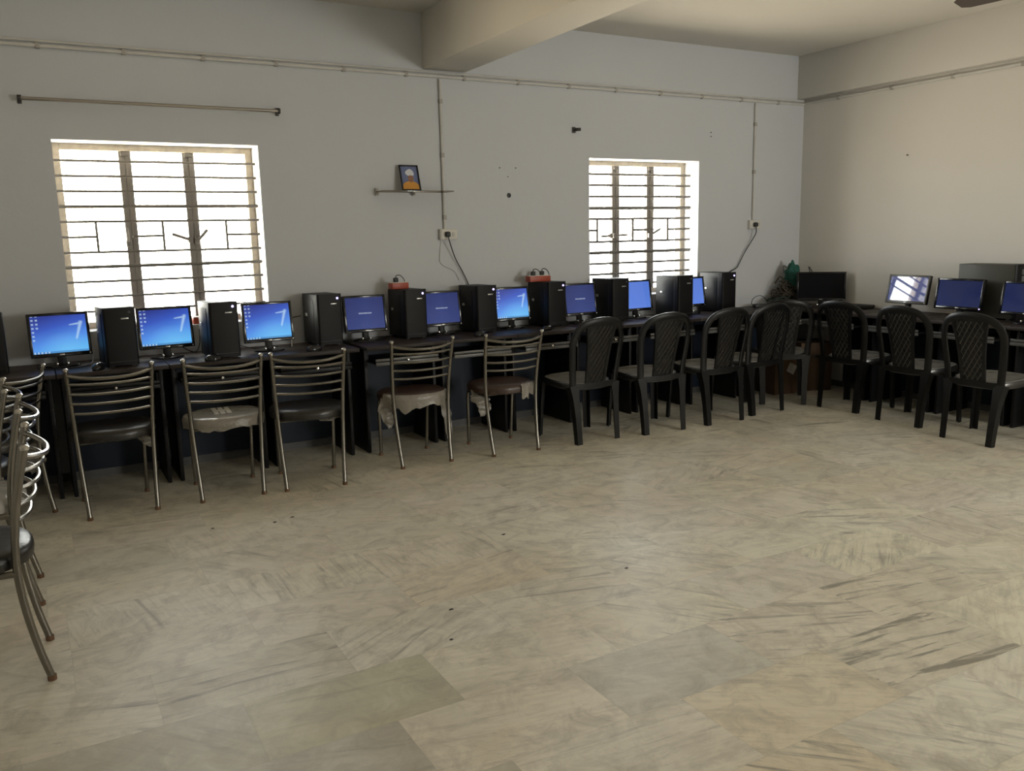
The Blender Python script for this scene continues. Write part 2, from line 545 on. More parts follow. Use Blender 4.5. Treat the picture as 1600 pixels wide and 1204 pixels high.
def quad_uv(bm, pts):
    vs = [bm.verts.new(p) for p in pts]
    f = bm.faces.new(vs)
    lay = bm.loops.layers.uv.verify()
    for l, uv in zip(f.loops, ((0, 0), (1, 0), (1, 1), (0, 1))):
        l[lay].uv = uv
    return bm


def prism(bm, poly, z0, z1, fn=lambda x, y, z: (x, y, z)):
    a = [bm.verts.new(fn(x, y, z0)) for x, y in poly]
    b = [bm.verts.new(fn(x, y, z1)) for x, y in poly]
    k = len(poly)
    for j in range(k):
        bm.faces.new((a[j], a[(j + 1) % k], b[(j + 1) % k], b[j]))
    bm.faces.new(list(reversed(a)))
    bm.faces.new(b)
    return bm


def obj(name, bm, m, parent=None, sharp=38, xf=None, label=None):
    if xf is not None:
        bm.transform(xf)
    bmesh.ops.recalc_face_normals(bm, faces=bm.faces[:])
    me = bpy.data.meshes.new(name)
    bm.to_mesh(me)
    bm.free()
    for p in me.polygons:
        p.use_smooth = True
    me.set_sharp_from_angle(angle=R_(sharp))
    me.materials.append(M[m] if isinstance(m, str) else m)
    o = bpy.data.objects.new(name, me)
    C.objects.link(o)
    if parent is not None:
        o.parent = parent
    if label:
        o['label'] = label
    return o


def thing(name, label, cat, loc=(0, 0, 0), rz=0.0, group=None):
    o = bpy.data.objects.new(name, None)
    o.empty_display_size = 0.1
    C.objects.link(o)
    o.location = loc
    o.rotation_euler = (0, 0, R_(rz))
    return tag(o, label, cat, group)


def tag(o, label, cat, group=None):
    o['label'] = label
    o['category'] = cat
    if group:
        o['group'] = group
    return o


def struct(name, bm, m, parent=None, sharp=38):
    o = obj(name, bm, m, parent, sharp)
    if parent is None:
        o['kind'] = 'structure'
    return o


def copy_tree(o, parent=None):
    c = o.copy()
    C.objects.link(c)
    if parent is not None:
        c.parent = parent
    for ch in list(o.children):
        copy_tree(ch, c)
    return c


def place(o, loc, rz, label, group=None):
    o.location = loc
    o.rotation_euler = (0, 0, R_(rz))
    o['label'] = label
    if group:
        o['group'] = group
    return o


# ------------------------------------------------------------------ room shell
def slab_floor():
    bm = nb()
    uvl = bm.loops.layers.uv.verify()
    tone_l = bm.loops.layers.float_color.new('tone')
    vein_l = bm.loops.layers.float_vector.new('vein')
    rnd = random.Random(11)
    W, H = 0.617, 0.355
    starts = {0: -6.29, 1: -6.055, 2: -5.05, 3: -4.85, -1: -5.9, 4: -5.2}
    special = {}
    # (row, column start x) -> tone, vein angle (turns), vein strength
    special[(0, -6.29)] = ((0.82, 0.82, 0.78), 0.0, 1.8)
    special[(1, -6.055)] = ((0.72, 0.745, 0.64), 0.015, 0.55)
    special[(2, -5.05)] = ((0.78, 0.79, 0.76), 0.05, 0.35)
    special[(3, -4.233)] = ((0.92, 0.90, 0.84), 0.02, 2.4)
    special[(2, -4.433)] = ((0.96, 0.93, 0.88), 0.07, 1.6)
    special[(2, -3.816)] = ((0.95, 0.93, 0.87), 0.03, 1.9)
    special[(3, -4.85)] = ((0.98, 0.93, 0.82), 0.09, 0.6)
    special[(4, -5.2)] = ((0.98, 0.94, 0.84), 0.13, 1.7)
    special[(-1, -5.283)] = ((0.97, 0.93, 0.86), 0.96, 1.2)
    y_top = -2.905
    r0 = -9
    r1 = 15
    for r in range(r0, r1):
        ya, yb = y_top - H * r, y_top - H * (r + 1)
        ya, yb = min(ya, 0.0), max(yb, ROOM_Y0)
        if ya <= yb:
            continue
        s = starts.get(r, -4.0 + rnd.random() * W)
        while s > ROOM_X0:
            s -= W
        x = s
        while x < 0:
            xa, xb = max(x, ROOM_X0), min(x + W, 0.0)
            if xb > xa:
                vs = [bm.verts.new((xa, yb, 0)), bm.verts.new((xb, yb, 0)), bm.verts.new((xb, ya, 0)), bm.verts.new((xa, ya, 0))]
                f = bm.faces.new(vs)
                k = 0.93 + rnd.random() * 0.09
                tone = (k, k * (0.985 + rnd.random() * 0.02), k * (0.93 + rnd.random() * 0.06))
                if rnd.random() < 0.10:
                    tone = (0.86, 0.87, 0.84)
                ang = rnd.choice((0.0, 0.02, 0.04, 0.07, 0.13, 0.96, 0.90, 0.22)) + rnd.random() * 0.03
                st = rnd.choice((0.3, 0.5, 0.7, 0.9, 1.1, 1.4))
                for (rr, sx), val in special.items():
                    if rr == r and abs(sx - x) < 0.02:
                        tone, ang, st = val
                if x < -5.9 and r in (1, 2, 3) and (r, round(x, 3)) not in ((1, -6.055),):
                    tone = tuple(c * 0.70 for c in tone)  # front-left slabs: darker stone, with the dimmer light there put into the tone
                seed = rnd.random()
                for l, uv in zip(f.loops, (((xa - x) / W, 1 - (y_top - H * r - yb) / H), ((xb - x) / W, 1 - (y_top - H * r - yb) / H),
                                           ((xb - x) / W, 1 - (y_top - H * r - ya) / H), ((xa - x) / W, 1 - (y_top - H * r - ya) / H))):
                    l[uvl].uv = uv
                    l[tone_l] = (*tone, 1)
                    l[vein_l] = (ang, st, seed)
            x += W
    return struct('floor', bm, 'floor')


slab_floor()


def wall(name, axis, pos, a0, a1, openings, m, thick=0.30, outward=1):
    """a wall slab with rectangular openings (a_lo, a_hi, z_lo, z_hi); axis 'y' = plane y=pos running along x"""
    bm = nb()
    xs = sorted({a0, a1, *[o[0] for o in openings], *[o[1] for o in openings]})
    zs = sorted({0.0, ROOM_H, *[o[2] for o in openings], *[o[3] for o in openings]})
    for xa, xb in zip(xs, xs[1:]):
        z_run = []
        for za, zb in zip(zs, zs[1:]):
            cx, cz = (xa + xb) / 2, (za + zb) / 2
            if any(o[0] < cx < o[1] and o[2] < cz < o[3] for o in openings):
                continue
            if z_run and abs(z_run[-1][1] - za) < 1e-6:
                z_run[-1][1] = zb
            else:
                z_run.append([za, zb])
        for za, zb in z_run:
            p, q = pos, pos + thick * outward
            if axis == 'y':
                boxmm(bm, (xa, p, za), (xb, q, zb))
            else:
                boxmm(bm, (p, xa, za), (q, xb, zb))
    return struct(name, bm, m)


W1 = (-6.313, -5.104, 0.925, 2.08)
W2 = (-2.450, -1.281, 0.925, 2.062)
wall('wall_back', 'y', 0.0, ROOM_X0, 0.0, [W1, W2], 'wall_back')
wall('wall_right', 'x', 0.0, ROOM_Y0, 0.0, [], 'wall')
LW = [(-4.5, -3.3, 0.925, 2.08), (-7.2, -6.0, 0.925, 2.08)]
wall('wall_left', 'x', ROOM_X0, ROOM_Y0, 0.0, LW, 'wall', outward=-1)
FW = [(-5.5, -4.3, 0.925, 2.08), (-1.9, -0.7, 0.925, 2.08)]
wall('wall_front', 'y', ROOM_Y0, ROOM_X0, 0.0, FW, 'wall', outward=-1)
struct('ceiling', boxmm(nb(), (ROOM_X0 - 0.25, ROOM_Y0 - 0.25, ROOM_H), (0.25, 0.25, ROOM_H + 0.15)), 'ceiling')
struct('ceiling_beam', boxmm(nb(), (-3.897, ROOM_Y0, 2.646), (-3.555, 0.0, ROOM_H), 0.004), 'ceiling')
struct('wall_beam', boxmm(nb(), (-0.091, ROOM_Y0, 2.648), (0.0, 0.0, ROOM_H), 0.003), 'wall')
struct('baseboard_back', boxmm(nb(), (ROOM_X0, -0.014, 0.0), (0.0, 0.0, 0.05)), 'skirting')
struct('baseboard_right', boxmm(nb(), (-0.014, ROOM_Y0, 0.0), (0.0, -0.014, 0.05)), 'skirting')


# ------------------------------------------------------------------ windows
def make_window(name, w, bars_hi, full):
    """three steel casements behind an iron grill, set back in the reveal"""
    x0, x1, z0, z1 = w
    wn = bpy.data.objects.new(name, None)
    wn['kind'] = 'structure'
    C.objects.link(wn)
    fy = 0.22
    fw = 0.045
    b = nb()
    boxmm(b, (x0, fy - 0.03, z0), (x0 + fw, fy + 0.04, z1), 0.003)
    boxmm(b, (x1 - fw, fy - 0.03, z0), (x1, fy + 0.04, z1), 0.003)
    boxmm(b, (x0 + fw, fy - 0.03, z1 - 0.04), (x1 - fw, fy + 0.04, z1), 0.003)
    boxmm(b, (x0 + fw, fy - 0.03, z0), (x1 - fw, fy + 0.04, z0 + 0.04), 0.003)
    obj('window_frame', b, 'win_frame', wn)
    mulls = full['mull']
    for mx in mulls:
        b = nb()
        boxmm(b, (mx - 0.036, fy - 0.01, z0 + 0.04), (mx + 0.002, fy + 0.03, z1 - 0.04), 0.003)
        boxmm(b, (mx + 0.001, fy - 0.018, z0 + 0.04), (mx + 0.036, fy + 0.03, z1 - 0.04), 0.003)
        box(b, (mx, fy - 0.012, z1 - 0.055), (0.05, 0.02, 0.03), 0.004)
        obj('window_mullion', b, 'mullion', wn)
    edges = [x0 + fw] + [v for mx in mulls for v in (mx - 0.036, mx + 0.036)] + [x1 - fw]
    for i in range(0, len(edges), 2):
        b = nb()
        boxmm(b, (edges[i], fy + 0.012, z0 + 0.04), (edges[i + 1], fy + 0.016, z1 - 0.04))
        obj('window_pane', b, full['pane'], wn)
    # iron grill: horizontal rods, a broken middle rod and short uprights
    gy = 0.12
    b = nb()
    for i, z in enumerate(full['rods']):
        r = (0.012 if i in full['thick'] else 0.0085) * full['k']
        if i == full['broken']:
            for xa, xb in full['bits']:
                tube(b, [(xa, gy, z), (xb, gy, z)], r, 6)
        else:
            tube(b, [(x0 + 0.004, gy, z), (x1 - 0.004, gy, z)], r, 6)
    for vx in full['ups']:
        tube(b, [(vx, gy, full['rods'][full['broken'] - 1]), (vx, gy, full['rods'][full['broken'] + 1])], 0.0085 * full['k'], 6)
    for z in full['rods']:
        for xx in (x0 + 0.02, x1 - 0.02):
            box(b, (xx, gy + 0.004, z), (0.04, 0.022, 0.016), 0.003)
    obj('window_grill', b, 'grill', wn)
    for (xa, za, xb, zb) in full['stays']:
        b = nb()
        tube(b, [(xa, fy - 0.02, za), ((xa + xb) / 2, fy - 0.038, (za + zb) / 2), (xb, fy - 0.04, zb)], 0.011, 6)
        box(b, (xa, fy - 0.02, za), (0.03, 0.025, 0.04), 0.004)
        obj('window_stay', b, 'mullion', wn)
    return wn


rods1 = [1.969, 1.877, 1.785, 1.692, 1.599, 1.505, 1.410, 1.319, 1.227, 1.131, 1.04]
make_window('window_1', W1, None, dict(k=1.0, pane='pane_dusty', mull=(-5.90, -5.515), rods=rods1, thick=(3, 7), broken=5, ups=(-6.112, -5.721, -5.322),
            bits=((-6.309, -6.112), (-5.905, -5.721), (-5.322, -5.108)),
            stays=((-5.545, 1.475, -5.66, 1.515), (-5.50, 1.468, -5.435, 1.54), (-5.925, 1.46, -5.93, 1.56))))
rods2 = [1.946, 1.855, 1.762, 1.666, 1.576, 1.481, 1.386, 1.294, 1.202, 1.112, 1.02]
make_window('window_2', W2, None, dict(k=1.3, pane='pane', mull=(-2.032, -1.655), rods=rods2, thick=(3, 7), broken=5, ups=(-2.29, -1.916, -1.529),
            bits=((-2.446, -2.29), (-1.916, -1.692), (-1.529, -1.285)),
            stays=((-2.09, 1.435, -2.21, 1.43), (-2.05, 1.435, -1.93, 1.44), (-1.67, 1.43, -1.56, 1.487))))


def rear_window(name, axis, pos, lo, hi):
    wn = bpy.data.objects.new(name, None)
    wn['kind'] = 'structure'
    C.objects.link(wn)
    b = nb()
    z0, z1 = 0.925, 2.08
    def bb(a, c, za, zb, t=0.02):
        if axis == 'x':
            boxmm(b, (pos - 0.06 - t, a, za), (pos - 0.06 + t, c, zb))
        else:
            boxmm(b, (a, pos - 0.06 - t, za), (c, pos - 0.06 + t, zb))
    bb(lo, lo + 0.05, z0, z1)
    bb(hi - 0.05, hi, z0, z1)
    bb(lo + 0.05, hi - 0.05, z0, z0 + 0.05)
    bb(lo + 0.05, hi - 0.05, z1 - 0.05, z1)
    for k in (1, 2):
        mx = lo + (hi - lo) * k / 3
        bb(mx - 0.028, mx + 0.028, z0 + 0.05, z1 - 0.05)
    obj('window_frame', b, 'mullion', wn)
    b = nb()
    if axis == 'x':
        boxmm(b, (pos - 0.24, lo, z0), (pos - 0.20, hi, z1))
    else:
        boxmm(b, (lo, pos - 0.24, z0), (hi, pos - 0.20, z1))
    obj('window_sky_blocker', b, 'wall', wn)  # added board blocking sky light; the area lamp supplies this window's daylight
    b = nb()
    for k in range(1, 12):
        z = z0 + k * 0.096
        if axis == 'x':
            tube(b, [(pos - 0.03, lo, z), (pos - 0.03, hi, z)], 0.006, 6)
        else:
            tube(b, [(lo, pos - 0.03, z), (hi, pos - 0.03, z)], 0.006, 6)
    obj('window_grill', b, 'grill', wn)


rear_window('window_3', 'x', ROOM_X0, -4.5, -3.3)
rear_window('window_4', 'x', ROOM_X0, -7.2, -6.0)
rear_window('window_5', 'y', ROOM_Y0, -5.5, -4.3)
rear_window('window_6', 'y', ROOM_Y0, -1.9, -0.7)

# ------------------------------------------------------------------ desks
DESK_D, DESK_H = 0.565, 0.75


def make_desk(label, loc, rz, w, panels=(True, True), back=True, tray=None, group=None, lip='lip', name='computer_desk'):
    t = thing(name, label, 'desk', loc, rz, group)
    h = w / 2
    obj('desktop', boxmm(nb(), (-h, -DESK_D, DESK_H - 0.025), (h, -0.004, DESK_H), 0.003), 'desk', t)
    for s, on in ((-1, panels[0]), (1, panels[1])):
        if on:
            x = s * (h - 0.035)
            obj('side_panel', boxmm(nb(), (x - 0.011, -0.425, 0.0), (x + 0.011, -0.03, DESK_H - 0.025), 0.002), 'desk_panel', t)
    iw = h - 0.046
    if back:
        obj('back_panel', boxmm(nb(), (-iw, -0.055, 0.062), (iw, -0.04, DESK_H - 0.025)), 'navy', t)
    if all(panels) if tray is None else tray:
        tr = obj('keyboard_tray', boxmm(nb(), (-iw + 0.012, -0.55, 0.628), (iw - 0.012, -0.16, 0.642), 0.002), 'desk_panel', t)
        b = nb()
        boxmm(b, (-iw + 0.012, -0.566, 0.618), (iw - 0.012, -0.551, 0.641), 0.002)
        boxmm(b, (-iw + 0.012, -0.562, 0.646), (iw - 0.012, -0.551, 0.664), 0.002)
        obj('tray_edge', b, lip, tr)
        b = nb()
        lathe(b, [(0.001, 0), (0.009, 0.002), (0.011, 0.008), (0.007, 0.014), (0.001, 0.015)], n=10)
        obj('tray_knob', b, 'knob', tr, xf=Matrix.Translation((0, -0.565, 0.645)) @ Matrix.Rotation(R_(90), 4, 'X'))
        for s in (-1, 1):
            obj('tray_rail', boxmm(nb(), (s * (iw - 0.006) - 0.006, -0.42, 0.642), (s * (iw - 0.006) + 0.006, -0.10, 0.69)), 'desk_panel', tr)
    return t


xs = [-4.672, -5.256, -5.848, -6.44, -7.03, -7.62]
nmL = ['brown-black desk with the first power-lit tower and gap to its right', 'brown-black desk under the right edge of the left window',
       'brown-black desk in front of the left barred window carrying a tower with light-coloured top', 'brown-black desk at the left holding the leftmost blue monitor',
       'leftmost brown-black desk in view, holding the tower cut by the photo edge']
nmL[0] = 'brown-black desk just left of the narrow gap between the desks'
for i in range(5):
    xa, xb = xs[i + 1] + 0.004, xs[i]
    make_desk(nmL[i], ((xa + xb) / 2, 0, 0), 0, xb - xa, group='computer desks along the window wall', lip='desk_panel')
x0r = -4.622
stepR = 0.577
nmR = ['black desk right of the gap between the desks, under the framed portrait', 'black desk below the wall socket with the hanging black lead',
       'black desk under the round wall hole, with a bare desktop monitor screen', 'black desk below the tower with the wide orange extension board',
       'black desk at the left edge of the right barred window', 'black desk under the right barred window']
for i in range(6):
    xa, xb = x0r + stepR * i, x0r + stepR * (i + 1) - 0.003
    make_desk(nmR[i], ((xa + xb) / 2, 0, 0), 0, xb - xa, group='computer desks along the window wall', lip='lip')
xc = x0r + stepR * 6
make_desk('long black corner desk holding the heap of cables, with cartons stored below', (xc / 2, 0, 0), 0, -xc - 0.004, (True, False), True,
          'computer desks along the window wall', name='corner_desk')
nmS = ['desk against the right wall nearest the corner, with a flat black box on it', 'desk against the right wall holding the monitor that mirrors a window',
       'desk against the right wall carrying the old dark tower', 'desk against the right wall at the photo edge, with the cut-off blue monitor']
for i in range(4):
    ya = -0.572 - 0.6 * i
    make_desk(nmS[i], (0, ya - 0.3, 0), -90, 0.596, (i > 0, True), tray=True, group='computer desks along the right wall', lip='lip')


# ------------------------------------------------------------------ computers
def make_tower(lit):
    """small black mini tower, front towards -Y, origin under the middle of the front"""
    t = thing('computer_tower', '', 'computer')
    w, d, h = 0.176, 0.27, 0.345
    obj('case', boxmm(nb(), (-w / 2, 0.022, 0.012), (w / 2, d, h), 0.004), 'case', t)
    # front with rounded vertical edges
    n = 6
    poly = []
    r = 0.016
    for k in range(n + 1):
        a = PI + (PI / 2) * k / n
        poly.append((-w / 2 + r + r * math.cos(a), r + r * math.sin(a)))
    for k in range(n + 1):
        a = 1.5 * PI + (PI / 2) * k / n
        poly.append((w / 2 - r + r * math.cos(a), r + r * math.sin(a)))
    poly += [(w / 2, 0.022), (-w / 2, 0.022)]
    obj('front_panel', prism(nb(), poly, 0.008, h + 0.002), 'case_front', t)
    # side cover on the left: raised plate with a long groove and a latch
    b = nb()
    boxmm(b, (-w / 2 - 0.003, 0.07, 0.03), (-w / 2, d - 0.02, h - 0.035), 0.0012)
    boxmm(b, (-w / 2 - 0.0055, 0.085, 0.20), (-w / 2 - 0.003, 0.15, 0.204))
    s = obj('side_cover', b, 'case', t)
    obj('cover_groove', boxmm(nb(), (-w / 2 - 0.0012, 0.048, 0.03), (-w / 2 + 0.002, 0.056, h - 0.06)), 'black_rubber', s)
    b = nb()
    box(b, (-w / 2 - 0.005, d - 0.075, 0.205), (0.006, 0.03, 0.02), 0.002)
    obj('cover_latch', b, 'badge', s)
    b = nb()
    lathe(b, [(0.001, 0.0), (0.0075, 0.0), (0.0075, 0.003), (0.005, 0.0042), (0.001, 0.0045)], n=14)
    obj('power_button', b, 'led_on' if lit else 'led_off', t, xf=Matrix.Translation((0.055, 0.0, h - 0.028)) @ Matrix.Rotation(R_(90), 4, 'X'))
    b = nb()
    box(b, (0.028, -0.001, h - 0.064), (0.042, 0.003, 0.0075), 0.001)
    obj('badge', b, 'badge', t)
    b = nb()
    boxmm(b, (-w / 2 + 0.012, -0.0012, 0.030), (w / 2 - 0.012, 0.001, 0.033))
    obj('bottom_seam', b, 'black_rubber', t)
    b = nb()
    for sx in (-1, 1):
        for yy in (0.03, d - 0.03):
            boxmm(b, (sx * 0.06 - 0.012, yy - 0.012, 0.0), (sx * 0.06 + 0.012, yy + 0.012, 0.013))
    obj('feet', b, 'black_rubber', t)
    return t


tw_on, tw_off = make_tower(True), make_tower(False)
used_tw = set()
DZ = DESK_H
towers = [  # x centre of the front, y of the front, yaw, lit, label
    (-6.748, -0.385, 5, 0, 'black computer tower cut off by the left edge of the photo'),
    (-6.08, -0.475, 5, 0, 'black tower with pale lit top standing before the left window, between the two leftmost monitors'),
    (-5.5, -0.5, 4, 1, 'black tower with purple power light, standing before the right part of the left window'),
    (-4.775, -0.305, 5, 1, 'black tower with purple power light standing just right of the left window'),
    (-4.15, -0.305, 4, 1, 'black tower with a small red extension board on top, below the framed portrait'),
    (-3.58, -0.305, 4, 1, 'black tower below the wall socket, the hanging lead passing behind it'),
    (-2.965, -0.305, 5, 1, 'black tower with a wide orange extension board on top'),
    (-2.355, -0.305, 3, 0, 'black tower with unlit button at the left edge of the right window'),
    (-1.755, -0.4, 5, 0, 'dark tower with metallic side before the right half of the right window'),
    (-1.18, -0.305, 5, 1, 'last dark tower of the row, right of the right window, with a lead above it'),
]
for (x, y, rz, lit, lab) in towers:
    p = tw_on if lit else tw_off
    o = p if p not in used_tw else copy_tree(p)
    used_tw.add(p)
    place(o, (x, y, DZ), rz, lab, 'black computer towers on the window wall desks')


def make_monitor(label, loc, rz, scr, w=0.335, h=0.258, lean=9, lift=0.062, wide=False, bez='bezel', led=False, group=None, name='computer_monitor'):
    """flat monitor, screen towards -Y, origin under the middle of its base"""
    t = thing(name, label, 'monitor', loc, rz, group)
    n = 20
    ring = lambda a, c, z: [(a * math.cos(2 * PI * k / n), c * math.sin(2 * PI * k / n), z) for k in range(n)]
    obj('base', loft(nb(), [ring(0.095, 0.075, 0.0), ring(0.10, 0.08, 0.004), ring(0.098, 0.078, 0.009), ring(0.06, 0.045, 0.016)]), 'bezel', t)
    b = nb()
    box(b, (0, 0.012, 0.075), (0.045, 0.028, 0.13), 0.006, (R_(-6), 0, 0))
    nk = obj('neck', b, 'mon_back', t)
    b = nb()
    for s in (-1, 1):
        box(b, (s * 0.028, -0.012, 0.018), (0.012, 0.02, 0.014), 0.004)
    obj('neck_trim', b, 'knob', nk)
    xf = Matrix.Translation((0, -0.03, lift)) @ Matrix.Rotation(R_(-lean), 4, 'X')
    b = nb()
    boxmm(b, (-w / 2, 0.004, 0.0), (w / 2, 0.026, h), 0.004)
    box(b, (0, 0.032, h * 0.48), (w * 0.62, 0.026, h * 0.6), 0.01)
    hs = obj('housing', b, 'mon_back', t, xf=xf)
    bw = 0.016
    bb = 0.022
    b = nb()
    boxmm(b, (-w / 2, -0.006, 0), (-w / 2 + bw, 0.006, h), 0.002)
    boxmm(b, (w / 2 - bw, -0.006, 0), (w / 2, 0.006, h), 0.002)
    boxmm(b, (-w / 2 + bw, -0.006, h - bw), (w / 2 - bw, 0.006, h), 0.002)
    boxmm(b, (-w / 2 + bw, -0.006, 0), (w / 2 - bw, 0.006, bb), 0.002)
    bz = obj('bezel', b, bez, t, xf=xf)
    obj('badge', box(nb(), (0, -0.0065, bb * 0.5), (0.026, 0.002, 0.007), 0.0005), 'badge', bz, xf=xf)
    obj('power_button', box(nb(), (w / 2 - 0.012, -0.0068, 0.010), (0.008, 0.003, 0.008), 0.001), 'led_on' if led else 'badge', bz, xf=xf)
    b = nb()
    quad_uv(b, [(-w / 2 + bw - 0.001, -0.001, bb - 0.001), (w / 2 - bw + 0.001, -0.001, bb - 0.001), (w / 2 - bw + 0.001, -0.001, h - bw + 0.001), (-w / 2 + bw - 0.001, -0.001, h - bw + 0.001)])
    me = bpy.data.meshes.new('screen')
    b.transform(xf)
    b.to_mesh(me)
    b.free()
    me.materials.append(M['scr_' + scr])
    so = bpy.data.objects.new('screen', me)
    C.objects.link(so)
    so.parent = t
    return t


GM = 'monitors on the window wall desks'
for (x, y, rz, scr, lab) in [
    (-6.39, -0.20, 4, 'desktop', 'leftmost monitor, lit blue desktop, left of the left window tower'),
    (-5.805, -0.21, 3, 'desktop', 'blue desktop monitor standing in the middle of the left window'),
    (-5.192, -0.29, 3, 'desktop', 'bright blue desktop monitor at the right edge of the left window'),
    (-4.485, -0.17, 0, 'message', 'dark blue monitor with a short white line of text, by the gap between the desks'),
    (-3.895, -0.17, 0, 'message', 'dark blue monitor half hidden by the tower carrying the small red board'),
    (-3.30, -0.17, 0, 'desktop', 'bright blue desktop monitor under the round wall hole'),
    (-2.67, -0.17, 0, 'message', 'dusky blue monitor with a white text line, just left of the right window'),
    (-2.103, -0.17, 0, 'plain', 'plain blue monitor in front of the right window'),
    (-1.512, -0.17, 0, 'plain', 'narrow visible strip of plain blue monitor right of the right window bars'),
]:
    make_monitor(lab, (x, y, DZ), rz, scr, w=0.325 if x < -5 else 0.31, group=GM)

GR = 'monitors near the right wall'
make_monitor('switched-off black monitor turned to the room in the corner, before the cable heap', (-0.20, -0.455, DZ), -49, 'off', 0.425, 0.262, 4, 0.055, group=GR)
make_monitor('grey-framed monitor mirroring the barred window, on the right wall desk', (-0.25, -1.385, DZ), -90.5, 'faint', 0.375, 0.235, 12, 0.085, bez='bezel_old', group=GR)
make_monitor('dim navy monitor in front of the old dark tower', (-0.31, -1.875, DZ), -88, 'dim', 0.375, 0.235, 9, 0.072, led=True, group=GR)
make_monitor('dim navy monitor cut off by the right edge of the photo', (-0.33, -2.405, DZ), -90, 'dim', 0.375, 0.24, 9, 0.062, group=GR)

# old desktop tower on the right wall desk
t = thing('computer_tower', 'large old olive-grey tower with drive bays, against the right wall', 'computer', (-0.116, -2.02, DZ))
obj('case', boxmm(nb(), (-0.10, -0.21, 0.012), (0.095, 0.23, 0.412), 0.005), 'case_old', t)
obj('front_panel', boxmm(nb(), (-0.104, -0.245, 0.008), (0.099, -0.211, 0.416), 0.008), 'case_front', t)
for k in range(3):
    z = 0.36 - k * 0.05
    fr = obj('drive_bay', boxmm(nb(), (-0.078, -0.249, z - 0.02), (0.073, -0.244, z + 0.02), 0.002), 'drive', t)
    obj('eject_button', box(nb(), (0.05, -0.2505, z - 0.008), (0.014, 0.003, 0.006)), 'case_front', fr)
b = nb()
lathe(b, [(0.001, 0), (0.014, 0), (0.014, 0.004), (0.001, 0.006)], n=14)
obj('power_button', b, 'drive', t, xf=Matrix.Translation((0.0, -0.245, 0.17)) @ Matrix.Rotation(R_(90), 4, 'X'))
b = nb()
for sx in (-0.07, 0.07):
    for sy in (-0.17, 0.17):
        boxmm(b, (sx - 0.015, sy - 0.015, 0), (sx + 0.015, sy + 0.015, 0.013))
obj('feet', b, 'black_rubber', t)


# ------------------------------------------------------------------ mice
def make_mouse():
    t = thing('computer_mouse', '', 'mouse')
    n = 18
    def ring(s, z, sy=1.0):
        return [(0.031 * s * math.cos(2 * PI * k / n), 0.054 * s * sy * math.sin(2 * PI * k / n), z) for k in range(n)]
    obj('body', loft(nb(), [ring(0.95, 0.0), ring(1.0, 0.006), ring(0.97, 0.018), ring(0.80, 0.030), ring(0.5, 0.037), ring(0.1, 0.039)]), 'bezel', t)
    b = nb()
    lathe(b, [(0.001, -0.004), (0.009, -0.004), (0.009, 0.004), (0.001, 0.004)], n=12)
    obj('scroll_wheel', b, 'badge', t, xf=Matrix.Translation((0, 0.025, 0.029)) @ Matrix.Rotation(R_(90), 4, 'Y'))
    tube_b = nb()
    tube(tube_b, [(0, 0.05, 0.008), (0.012, 0.085, 0.004), (-0.02, 0.13, 0.004), (0.03, 0.175, 0.004), (0.045, 0.21, 0.004)], 0.0022, 6, 5)
    obj('cord', tube_b, 'black_rubber', t)
    return t


ms = make_mouse()
for i, (x, y, rz, lab) in enumerate([
    (-6.218, -0.505, -25, 'black mouse left of the pale-topped tower, behind the second steel chair'),
    (-5.59, -0.545, -80, 'black mouse on the desk before the purple-lit tower at the left window'),
    (-4.955, -0.50, -75, 'black mouse at the desk edge near the fourth steel chair'),
    (-3.735, -0.475, -70, 'black mouse on the black desk below the wall socket'),
    (-3.165, -0.475, -60, 'black mouse with a glinting wheel left of the first plastic chair'),
]):
    o = ms if i == 0 else copy_tree(ms)
    place(o, (x, y, DZ), rz, lab, 'mice on the window wall desks')


# ------------------------------------------------------------------ extension boards
def make_board(label, loc, rz, w, plugs, group='red extension boards'):
    t = thing('extension_board', label, 'extension board', loc, rz, group)
    obj('housing', boxmm(nb(), (-w / 2, -0.036, 0), (w / 2, 0.036, 0.044), 0.004), 'red', t)
    tp = obj('socket_plate', boxmm(nb(), (-w / 2 + 0.005, -0.031, 0.0435), (w / 2 - 0.005, 0.031, 0.048), 0.001), 'white_plastic', t)
    for k, px in enumerate(plugs):
        b = nb()
        box(b, (px, 0, 0.064), (0.034, 0.03, 0.034), 0.008)
        pl = obj('plug', b, 'black_rubber', t)
        b = nb()
        tube(b, [(px, 0, 0.078), (px + 0.01, 0.004, 0.096), (px + 0.045, 0.008, 0.092), (px + 0.08, 0.02, 0.055), (px + 0.095, 0.06, 0.012), (px + 0.10, 0.112, 0.010), (px + 0.10, 0.130, -0.06)], 0.0034, 6, 5)
        obj('plug_cord', b, 'black_rubber', pl)
    return t


make_board('small red extension board with a black plug on the tower below the portrait', (-4.21, -0.14, DZ + 0.347), 5, 0.13, (-0.02,))
make_board('wide orange extension board with two plugs on top of a tower', (-3.045, -0.15, DZ + 0.347), 1, 0.19, (-0.045, 0.035))
make_board('red extension board on the window sill behind the pale-topped tower', (-6.05, 0.06, 0.925), 2, 0.245, ())
make_board('red extension board on the window sill behind the purple-lit tower', (-5.475, 0.06, 0.925), -2, 0.245, ())
make_board('red extension board on the window sill behind the bright third monitor', (-5.20, 0.05, 0.925), 4, 0.15, ())


